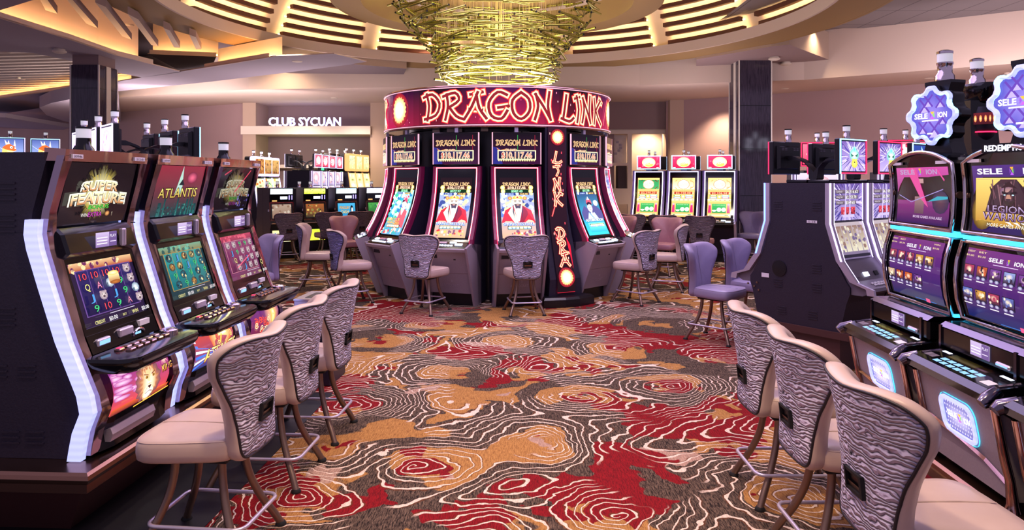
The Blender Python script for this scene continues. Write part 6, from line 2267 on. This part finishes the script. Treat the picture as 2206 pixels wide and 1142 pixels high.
def slant_machine(label, loc, rz, group, edge='led_lavender', mon=('led_ice', 'led_red'), up=None, lo=None, top=None, name='slot_machine', plate=None, lift=0.0):
    t = empty(name, (loc[0], loc[1], lift), rz)
    tag(t, label, 'slot machine', group)
    HW = .315
    prof = [(.36, .44), (.62, .50), (.70, .53), (.76, .53), (.80, .50), (.98, .40), (1.30, .30), (1.66, .30)]
    mb = MB().m('cabinet_speckle')
    mb.prism([(-f + .03, z) for z, f in prof] + [(0, 1.66), (0, .36)], 'x', -HW, HW)
    for sx in (-1, 1):
        for yc, zc in ((-.24, 1.48), (-.24, .92), (-.24, .75), (-.20, .50)):
            for k in range(4):
                mb.box(sx * HW - .005, sx * HW + .005, yc, yc + .09, zc - k * .022, zc - k * .022 + .007)
    cb = mb.build('cabinet', t)
    MB().m('plinth_brown').box(-HW - .02, HW + .02, -.50, 0, .30, .36).box(-HW + .02, HW - .02, -.40, 0, -lift, .30).build('base', t)
    for sx in (-1, 1):                                               # silver cheek with the light line
        x0, x1 = sorted((sx * (HW - .018), sx * (HW + .012)))
        zz = [(.715, .70), (.765, .69), (.81, .55), (.98, .425), (1.30, .325), (1.66, .325)]
        fm = MB().m('silver')
        fm.loft([[(x0, -f - .02, z), (x1, -f - .02, z), (x1, -f + .045, z), (x0, -f + .045, z)] for z, f in zz])
        fm.build('cheek', t)
        ld = MB().m(edge)
        xm = sorted((sx * (HW - .020), sx * (HW - .032)))
        ld.loft([[(xm[0], -f - .018, z), (xm[1], -f - .018, z), (xm[1], -f - .006, z), (xm[0], -f - .006, z)] for z, f in zz[2:]])
        xm = sorted((sx * (HW + .012), sx * (HW + .016)))
        ld.loft([[(xm[0], -f - .012, z), (xm[1], -f - .012, z), (xm[1], -f + .002, z), (xm[0], -f + .002, z)] for z, f in [zz[3], zz[4], zz[5]]])
        ld.build('light_strip', t)
    mp, h = tilt(-.25, 1.325, .302, 1.655, .302)
    c = CV(.50, h, 'screen', mp)
    up(c)
    us = c.done('upper_screen', t)
    mp, h = tilt(-.25, .985, .398, 1.305, .300)
    c = CV(.50, h, 'screen', mp)
    lo(c)
    ls = c.done('lower_screen', t)
    eg = MB().m(edge)
    for z0, f0, z1, f1 in ((1.32, .303, 1.66, .303), (.98, .400, 1.31, .301)):
        for x in (-.258, .252):
            eg.loft([[(x, -f0 - .006, z0), (x + .006, -f0 - .006, z0), (x + .006, -f0, z0), (x, -f0, z0)], [(x, -f1 - .006, z1), (x + .006, -f1 - .006, z1), (x + .006, -f1, z1), (x, -f1, z1)]])
    eg.build('screen_edges', t)
    mb = MB().m('plastic_grey')
    mb.loft([[(x, -.395, .98), (x, -.46, .90), (x, -.52, .81), (x, -.665, .765), (x, -.68, .74), (x, -.60, .70), (x, -.40, .70)] for x in (-HW + .02, HW - .02)])
    dk = mb.build('button_deck', t)
    kb = MB().m('label_white')
    dm = plane_map((-.3, -.525, .812), (1, 0, 0), (0, -.14, -.045))
    for r in range(2):
        for k in range(6):
            q = [(.17 + .05 * k, .06 + .03 * r), (.20 + .05 * k, .06 + .03 * r), (.20 + .05 * k, .08 + .03 * r), (.17 + .05 * k, .08 + .03 * r)]
            kb.loft([[dm(a, b, -.01) for a, b in q], [dm(a, b, -.002) for a, b in q]])
    dm2 = plane_map((-.3, -.465, .898), (1, 0, 0), (0, -.055, -.085))
    for x0, x1, m in ((.06, .13, 'plastic_grey'), (.22, .30, 'key_white'), (.40, .46, 'cabinet_black')):
        kb.m(m)
        q = [(x0, .03), (x1, .03), (x1, .07), (x0, .07)]
        kb.loft([[dm2(a, b, -.01) for a, b in q], [dm2(a, b, -.002) for a, b in q]])
    kb.build('buttons', dk)
    # topper monitor on its curved arm
    mb = MB().m('cabinet_black')
    mb.box(-.225, .225, -.36, -.305, 1.74, 2.06, .008)
    mb.loft([[(-.17 * s, y, 1.90 - .11 * s), (.17 * s, y, 1.90 - .11 * s), (.17 * s, y, 1.90 + .12 * s), (-.17 * s, y, 1.90 + .12 * s)] for y, s in ((-.306, 1.0), (-.275, .9))])
    mo = mb.build('monitor', t)
    sl = MB().m('plastic_grey')
    for x in (-.14, -.09, .05, .10):
        for z in (1.975, 1.99):
            sl.box(x, x + .035, -.276, -.271, z, z + .007)
    sl.build('rear_slots', mo)
    for m_, x0, x1, z0, z1 in ((mon[0], -.22, .22, 2.046, 2.056), (mon[1], -.22, .22, 1.744, 1.754), (mon[0], -.222, -.213, 1.744, 2.056), (mon[1], .213, .222, 1.744, 2.056)):
        MB().m(m_).box(x0, x1, -.366, -.356, z0, z1).build('edge_light', mo)
    c = CV(.40, .265, 'screen_bright', plane_map((-.20, -.3605, 1.768), (1, 0, 0), (0, 0, 1)))
    top(c)
    c.done('monitor_screen', mo)
    arm = MB().m('cabinet_black')
    pth = [(0, -.28, 1.90), (0, -.20, 1.90), (0, -.10, 1.86), (0, -.03, 1.78), (0, -.02, 1.68)]
    arm.loft([[(-w_, y - .02, z + .02), (w_, y - .02, z + .02), (w_, y + .03, z - .02), (-w_, y + .03, z - .02)] for (x, y, z), w_ in zip(pth, (.05, .05, .05, .05, .06))])
    arm.box(-.15, .15, -.22, -.005, 1.66, 1.69, .006)
    arm.build('monitor_arm', t, 40)
    candle(mo, 0, -.295, 2.055, .85, False)
    if plate:
        plate(t)
    return t

GBK = 'machines of the dark angled bank'
AB = math.radians(35.5)
def bank_at(ox, oy, k, a):
    return (ox + math.cos(a) * k, oy + math.sin(a) * k, 0)
BX, BY = 2.60, 6.46
def bank_plate(t):
    mb = MB().m('label_white').box(-.319, -.317, -.20, -.10, 1.30, 1.325)
    mb.build('number_plate', t)
    w = CV(1, 1, 'label_white', plane_map((-.3195, -.15, 1.3125), (0, 1, 0), (0, 0, 1)))
    w.mb.mn = ['ink']
    w.mp = lambda x, y, d: (-.3198, -.15 - x, 1.3125 + y)
    w.text('S-24', 0, 0, .016, K_, .07)
    w.done('plate_writing', t)
def bank_speaker(t):
    mb = MB().m('cabinet_black').lathe([(.075, 0), (.075, .004), (.01, .006)], (0, 0, 0), 24)
    mb.v = [Vector((.319 + p.z, .0 + p.y - .18, .86 + p.x)) for p in mb.v]
    mb.build('speaker', t)
    mb = MB().m('label_white').box(.318, .320, -.37, -.29, .76, .80).m('leg_metal')
    for y, z in ((-.52, .68), (-.45, .66), (-.42, .70), (-.40, .63)):
        mb.tube([(.317, y, z), (.326, y, z)], .010, 8)
    mb.build('rating_plate', t)
slant_machine('dark slant machine with purple mask screens, end of the angled bank nearest the camera', bank_at(BX, BY, .33, AB), AB, GBK,
              up=lambda c: pic_meters(c, ('$6,216.62', '$2,753.78', '$549.65')), lo=lambda c: pic_clouds(c, ['#6a5a80', '#b8a8b0', '#d8d0b8', '#8a6a60']), top=pic_mask, plate=bank_plate)
slant_machine('dark slant machine with a red-rimmed mask monitor, second along the angled bank', bank_at(BX, BY, .99, AB), AB, GBK, mon=('led_red', 'led_red'),
              up=lambda c: pic_meters(c, ('$6,109.03', '$5,987.75', '$549.50')), lo=lambda c: pic_clouds(c, ['#6a5a80', '#b8a8b0', '#d8d0b8', '#8a6a60']), top=pic_mask)
def pic_star(c):
    W, H = c.W, c.H
    c.rect(0, 0, W, H, C('#0c1440'), C('#1a3a8a'), 1, 3)
    c.star(W * .5, H * .5, H * .2, H * .5, 5, C('#ffffff'), C('#8ad0ff'))
slant_machine('dark slant machine with a blue-rimmed star monitor, third along the angled bank', bank_at(BX, BY, 1.65, AB), AB, GBK, mon=('led_ice', 'led_ice'),
              up=lambda c: pic_meters(c, ('$6,100.00', '$5,980.00', '$540.00')), lo=lambda c: pic_clouds(c, ['#6a5a80', '#b8a8b0', '#d8d0b8', '#8a6a60']), top=pic_star)
for k, lb in ((.33, 'dark slant machine facing away, near end of the angled bank, round speaker on its side'),
              (.99, 'dark slant machine facing away, second black monitor back of the angled bank')):
    slant_machine(lb, bank_at(BX, BY, k, AB), AB + PI, GBK, edge='led_blue', up=lambda c: pic_mask(c, True), lo=lambda c: pic_mask(c, True), top=lambda c: pic_mask(c, True), plate=bank_speaker if k < .5 else None)
# twin tubes of light on the silver arm of the near end are part of that machine's cheek
# ================================================================== machines behind the left row
def row_line(u0, y0, du, n, pitch=.66):
    """places of n machines in a row that recedes from photo column u0 by du per machine"""
    out = [((u0 - CX) / F * y0, y0)]
    for i in range(n - 1):
        x, y = out[-1]
        k, c = x / y, du / F * y
        A, B, D = 1 + k * k, 2 * k * c, c * c - pitch * pitch
        dy = (-B + math.sqrt(B * B - 4 * A * D)) / (2 * A)
        out.append((x + k * dy + c, y + dy))
    return out
GLB = 'machines of the bank behind the left row'
AL_ = math.radians(-48.6)
LBX, LBY = -3.30, 6.45
def pic_flash(cols):
    def f(c):
        W, H = c.W, c.H
        c.rect(0, 0, W, H, C(cols[0]), C(cols[1]), 1, 3)
        c.disc(W * .5, H * .52, W * .36, H * .40, C('#ffffff'), C(cols[2]), 16)
        c.spray(W * .1, H * .1, W * .9, H * .9, 14, W * .05, [C(q) for q in cols])
    return f
lav = pic_flash(['#b898e8', '#f0dcff', '#e8b0f0', '#6a4ab0'])
for k in range(3):
    p = (LBX - .66 * k * .66, LBY + .66 * k * .75, 0)
    slant_machine(('nearest', 'middle', 'farthest')[k] + ' lit lavender monitor machine by the left stone pillar', p, math.radians(-48.6), GLB, top=lav, up=lav, lo=lav, mon=('led_lavender', 'led_lavender'), lift=.12)
    slant_machine(('nearest', 'middle', 'farthest')[k] + ' black monitor back of the bank behind the left row', p, math.radians(-48.6) + PI, GLB, top=lav, up=lav, lo=lav, lift=.12)
def pic_carp(c):
    W, H = c.W, c.H
    c.rect(0, 0, W, H, C('#8a9ad0'), C('#4a5a9a'), 1, 4)
    c.stroke([(0, H * .6), (W * .3, H * .25)], W * .012, C('#e8f0ff'))
    c.poly([(W * .22, H * .05), (W * .25, H * .45), (W * .38, H * .62), (W * .36, H * .8), (W * .52, H * .66), (W * .72, H * .45), (W * .74, H * .22), (W * .5, H * .05)], C('#e8622a'))
    c.poly([(W * .22, H * .05), (W * .25, H * .38), (W * .40, H * .28), (W * .70, H * .20), (W * .5, H * .05)], C('#f8d070'))
    c.poly([(W * .36, H * .62), (W * .32, H * .95), (W * .42, H * .70), (W * .46, H * .92), (W * .50, H * .66)], C('#fff0d8'))
    c.poly([(W * .64, H * .55), (W * .68, H * .95), (W * .72, H * .5)], C('#fff0d8'))
    c.disc(W * .56, H * .44, W * .055, H * .075, W_, n=10)
    c.disc(W * .575, H * .44, W * .025, H * .04, K_, n=8)
    c.disc(W * .70, H * .40, W * .03, H * .05, W_, n=8)
    c.stroke([(W * .42, H * .20), (W * .58, H * .16), (W * .72, H * .22)], H * .03, C('#fff4e8'))
for k, lb in ((0, 'machine at the far left edge with an orange fish on its blue-rimmed monitor'), (1, 'machine beside it with an orange fish monitor, right of the two')):
    y = 12.6 + .42 * k
    o = slant_machine(lb, ((26 + 75 * k - CX) / F * y, y, 0), math.radians(30), 'fish-picture machines at far left', top=pic_carp, up=pic_carp, lo=pic_carp, mon=('led_ice', 'led_lavender'), lift=.36)

# ================================================================== four old upright machines
GO = 'old upright slot machines at centre left'
def pic_glass(cols, word=None):
    def f(c):
        W, H = c.W, c.H
        c.rect(0, 0, W, H, C(cols[0]), C(cols[1]), 3, 3)
        c.spray(0, 0, W, H, 26, min(W, H) * .09, [C(q) for q in cols])
        if word:
            c.rect(0, 0, W, H, C('#2a8ac0'), C('#4ab0e0'))
            c.otext(word[0], W * .38, H * .66, H * .22, C('#f8d080'), C('#5a2a10'), W * .56, o=.05)
            c.otext(word[1], W * .38, H * .34, H * .22, C('#fff0a0'), C('#5a3a10'), W * .46, o=.05)
            c.disc(W * .80, H * .5, W * .09, H * .34, C('#101018'), n=12)
            c.disc(W * .82, H * .45, W * .05, H * .22, W_, n=10)
            c.poly([(W * .70, H * .72), (W * .62, H * .78), (W * .72, H * .66)], C('#f0a030'))
    return f
def old_machine(label, loc, rz, top, scr, belly):
    t = empty('old_slot_machine', loc, rz)
    tag(t, label, 'slot machine', GO)
    HW = .255
    mb = MB().m('cabinet_dark')
    mb.prism([(-.30, .18), (-.30, .62), (-.36, .74), (-.28, .82), (-.22, 1.20), (-.24, 1.50), (.26, 1.50), (.26, .18)], 'x', -HW, HW)
    mb.build('cabinet', t)
    MB().m('cabinet_black').box(-.34, .34, -.26, .24, 0, .18).build('base', t)
    MB().m('cabinet_dark').box(HW + .002, HW + .10, -.10, .26, .18, 1.48).build('side_filler', t)
    def quad(nm, z0, f0, z1, f1, w_, pic, m='screen_bright'):
        mp, h = tilt(-w_ / 2, z0, f0, z1, f1)
        c = CV(w_, h, m, mp)
        pic(c)
        return c.done(nm, t)
    quad('top_glass', 1.37, .236, 1.485, .243, .47, top)
    q = quad('main_screen', .86, .278, 1.15, .236, .40, scr, 'screen')
    fr = MB().m('rose_chrome')
    for x0, x1, za, zb in ((-HW, HW, 1.175, 1.20), (-HW, HW, .80, .84), (-HW, -HW + .022, .82, 1.2), (HW - .022, HW, .82, 1.2)):
        fa, fb = .28 - (za - .82) * .158, .28 - (zb - .82) * .158
        fr.loft([[(x0, -fa - .014, za), (x1, -fa - .014, za), (x1, -fa + .02, za), (x0, -fa + .02, za)], [(x0, -fb - .014, zb), (x1, -fb - .014, zb), (x1, -fb + .02, zb), (x0, -fb + .02, zb)]])
    fr.build('screen_frame', q)
    quad('belly_glass', .36, .301, .60, .301, .42, belly)
    rb = MB().m('gloss_black').box(-.24, .24, -.245, -.2, 1.215, 1.36)
    r = rb.build('reader_band', t)
    MB().m('key_white').box(-.03, .12, -.25, -.24, 1.26, 1.32).m('led_violet').box(.15, .17, -.25, -.24, 1.25, 1.34).box(.21, .225, -.25, -.24, 1.25, 1.34).m('led_amber').box(-.20, -.10, -.25, -.24, 1.215, 1.24).build('reader_display', r)
    MB().m('chrome').box(-.25, .25, -.385, -.28, .735, .76, .008).build('button_shelf', t)
    MB().m('chrome').tube([(-HW - .012, -.26, z) for z in (.4, .44)], .02, 8).tube([(-HW - .012, -.25, z) for z in (1.0, 1.05)], .02, 8).build('latches', t, 40)
    candle(t, -.02, 0, 1.50, .95, False)
    return t
ao = math.radians(34)
OX, OY, OP = -5.05, 15.25, .72
for i, (lb, tg, sg, bg) in enumerate((
        ('old upright slot machine with white top glass, leftmost of four', ['#f8fcff', '#c8f0f4', '#e8f8d8'], pic_glass(['#8a6a58', '#a89080', '#6a4a40', '#c0b0a0']), ['#fff4c0', '#e8e08a', '#3a6a9a']),
        ('old upright slot machine with yellow-green top glass, second of four', ['#c8d83a', '#e8f08a', '#5a8a2a'], pic_glass(['#3a3428', '#a05a30', '#8a7a40', '#d8b060']), ['#e8f040', '#b8e03a', '#fff8a0']),
        ('old upright slot machine with pale blue top glass and penguin picture', ['#f4faff', '#a8d8f8', '#e8f4ff'], pic_glass(['#2a8ac0', '#4ab0e0'], ('PENGUIN', 'CASH')), ['#d8e8a0', '#a8d060', '#f0f0c0']),
        ('old upright slot machine with violet-white top glass and green screen', ['#ffffff', '#b8b8f8', '#d8d0ff'], pic_glass(['#1a4a2a', '#4a9a4a', '#2a6a5a', '#8ac06a']), ['#6ac0a0', '#a8e0c0', '#2a7a6a']))):
    old_machine(lb, (OX + OP * i * math.cos(ao), OY + OP * i * math.sin(ao), 0), ao, pic_glass(tg), sg, pic_glass(bg))
    if i > 1:
        continue
    t = empty('old_slot_machine', (OX + OP * i * math.cos(ao) - .53 * math.sin(ao), OY + OP * i * math.sin(ao) + .53 * math.cos(ao), 0), ao + PI)
    tag(t, 'old upright machine backing onto the ' + ('white-topped', 'yellow-topped', 'penguin', 'violet-topped')[i] + ' one', 'slot machine', 'old machines facing away')
    MB().m('cabinet_dark').prism([(-.30, .18), (-.30, .62), (-.36, .74), (-.28, .82), (-.22, 1.20), (-.24, 1.50), (.26, 1.50), (.26, .18)], 'x', -.255, .255).build('cabinet', t)
    MB().m('cabinet_black').box(-.34, .34, -.26, .24, 0, .18).build('base', t)
    candle(t, .1, 0, 1.50, .95, False)

# ================================================================== distant banks
def tower_machine(label, loc, rz, group, body, rim, c1, c2):
    """tall machine with a separate lit head on top"""
    lift = loc[2]
    t = empty('tower_slot_machine', loc, rz)
    tag(t, label, 'slot machine', group)
    mb = MB().m(body)
    mb.prism([(-.30, .1), (-.45, .72), (-.40, .80), (-.22, 1.0), (-.12, 1.72), (.25, 1.72), (.25, .1)], 'x', -.32, .32)
    mb.build('cabinet', t)
    MB().m('cabinet_black').box(-.30, .30, -.28, .22, -lift, .10).build('base', t)
    mp, h = tilt(-.26, .98, .235, 1.70, .127)
    c = CV(.52, h, 'screen_bright', mp)
    pic_glass(c1)(c)
    c.disc(c.W * .5, c.H * .55, c.W * .32, c.H * .08, W_, C(c1[2]), 14)
    c.disc(c.W * .5, c.H * .75, c.W * .34, c.H * .06, C('#2a5a3a'), C(c1[1]), 14)
    c.done('main_screen', t)
    for x in (-.29, .27):
        ed = MB().m(rim)
        ed.loft([[(x, -.27, .90), (x + .02, -.27, .90), (x + .02, -.24, .90), (x, -.24, .90)], [(x, -.135, 1.72), (x + .02, -.135, 1.72), (x + .02, -.11, 1.72), (x, -.11, 1.72)]])
        ed.build('edge_light', t)
    hd = MB().m(rim)
    hd.prism(rrect(-.27, .27, 1.76, 2.24, .06, 3), 'y', -.14, -.02)
    h_ = hd.build('head', t)
    MB().m('cabinet_black').prism(rrect(-.30, .30, 1.76, 2.24, .06, 3), 'y', -.02, .10).box(-.1, .1, -.02, .08, 1.70, 1.78).build('head_back', h_)
    c = CV(.46, .36, 'screen_bright', plane_map((-.23, -.1415, 1.82), (1, 0, 0), (0, 0, 1)))
    pic_glass(c2)(c)
    c.done('head_screen', h_)
    candle(h_, 0, .02, 2.24, 1.0, False)
    return t
OR_ = ['#f0602a', '#f8e8b0', '#ffffff', '#3a9a5a', '#e8a040']
HD_ = ['#8a4a28', '#c08a4a', '#5a2a18']
for (x, y), nm in zip(row_line(548, 17.2, 17.5, 3), ('leftmost', 'middle', 'rightmost')):
    tower_machine(nm + ' of three white-headed orange machines behind the left row', (x, y, 0), math.radians(84), 'white-headed orange machines', 'cabinet_dark', 'led_lavender', OR_, HD_)
GN = ['#f8f0c0', '#e8d890', '#c8e0a0', '#f0c890']
AMB = row_line(748, 19.4, 16, 3, .65)
for (x, y), nm in zip(AMB, ('leftmost', 'middle', 'rightmost')):
    tower_machine(nm + ' of three amber-lit tower machines under the club sign', (x, y, .15), math.radians(84), 'amber tower machines', 'cabinet_dark', 'led_amber', GN, ['#c8b878', '#f0e0b0', '#8aa07a'])
for (x, y), nm in zip(AMB, ('first', 'second', 'third')):
    tower_machine(nm + ' black-backed tower machine with green edge beside the amber ones', (x - .52, y + .05, .15), math.radians(264), 'black-backed tower machines', 'cabinet_black', 'led_green', GN, GN)
red4 = pic_flash(['#c83a5a', '#e86a80', '#f8b0b0', '#8a1c3a'])
grl = pic_flash(['#b0a0c8', '#e8d8f0', '#d8a0b0', '#5a4a8a'])
LVR = row_line(654, 16.6, 17, 4, .66)
for (x, y), nm in zip(LVR, ('first', 'second', 'third', 'fourth')):
    slant_machine(nm + ' lavender-edged machine with a red monitor in the distant row', (x, y, 0), math.radians(84), 'distant lavender-edged machines', top=red4, up=grl, lo=grl, mon=('led_lavender', 'led_lavender'), lift=.22)
for (x, y), nm in zip(LVR, ('nearest', 'next')):
    slant_machine(nm + ' black monitor back at the near end of the distant lavender row', (x, y, 0), math.radians(264), 'distant black monitor backs', top=red4, up=grl, lo=grl, mon=('led_lavender', 'led_lavender'), lift=.22)
# bank peeking out right of the carousel
for k, nm in enumerate(('near', 'middle', 'far')):
    y = 15.6 + .66 * k
    o = slant_machine(nm + ' dark machine with a blue-white edge peeking out right of the carousel', (1.84 + .10 * k, y + .6, .0), math.radians(80), 'dark machines right of the carousel', edge='led_blue', top=grl, up=grl, lo=grl)
for k, (u, y, q) in enumerate(((1747, 9.6, '#d04a6a'), (1930, 9.0, '#e05a7a'))):
    slant_machine(('left', 'right')[k] + ' distant red-lit machine glimpsed between the monitors of the angled bank', ((u - CX) / F * y, y, 0), math.radians(-8), 'red-lit machines behind the angled bank', mon=('led_red', 'led_red'), top=red4, up=grl, lo=grl, lift=.12)

# ================================================================== signs on the walls
t = empty('club_sign', (0, 0, 0))
tag(t, 'glowing white letter sign standing on the lit ledge of the back wall', 'sign')
vs, fs, a, b, lo, hi = glyphs('CLUB SYCUAN', .012)
x0, x1 = wp(580, 20.5)[0], wp(735, 20.5)[0]
s = (x1 - x0) / (b - a)
sz = .25 / .72
for ch_i, (m_, y0, y1, gr) in enumerate((('sign_white', 20.42, 20.46, 1.0), ('led_violet', 20.46, 20.49, 1.0))):
    mb = MB().m(m_)
    for f in fs:
        q = [(x0 + (vs[i][0] - a) * s, vs[i][1] * sz + 3.235) for i in f]
        mb.prism(q, 'y', y0, y1)
    mb.build(('letters', 'letter_glow')[ch_i], t)
t = empty('neon_sign', (8.1, 7.6, 2.78))
tag(t, 'neon script sign out of frame, seen only mirrored in the stone pillar', 'sign')
vs, fs, a, b, lo, hi = glyphs("n's", .02)
mb = MB().m('sign_white')
for f in fs:
    q = [(-(vs[i][0] - (a + b) / 2) * .75, vs[i][1] * .75 - .1) for i in f]
    mb.prism(q, 'y', 0, .03)
mb.build('letters', t)
MB().m('cabinet_black').box(-.9, .9, -.06, -.02, -.25, .75).build('backing', t)
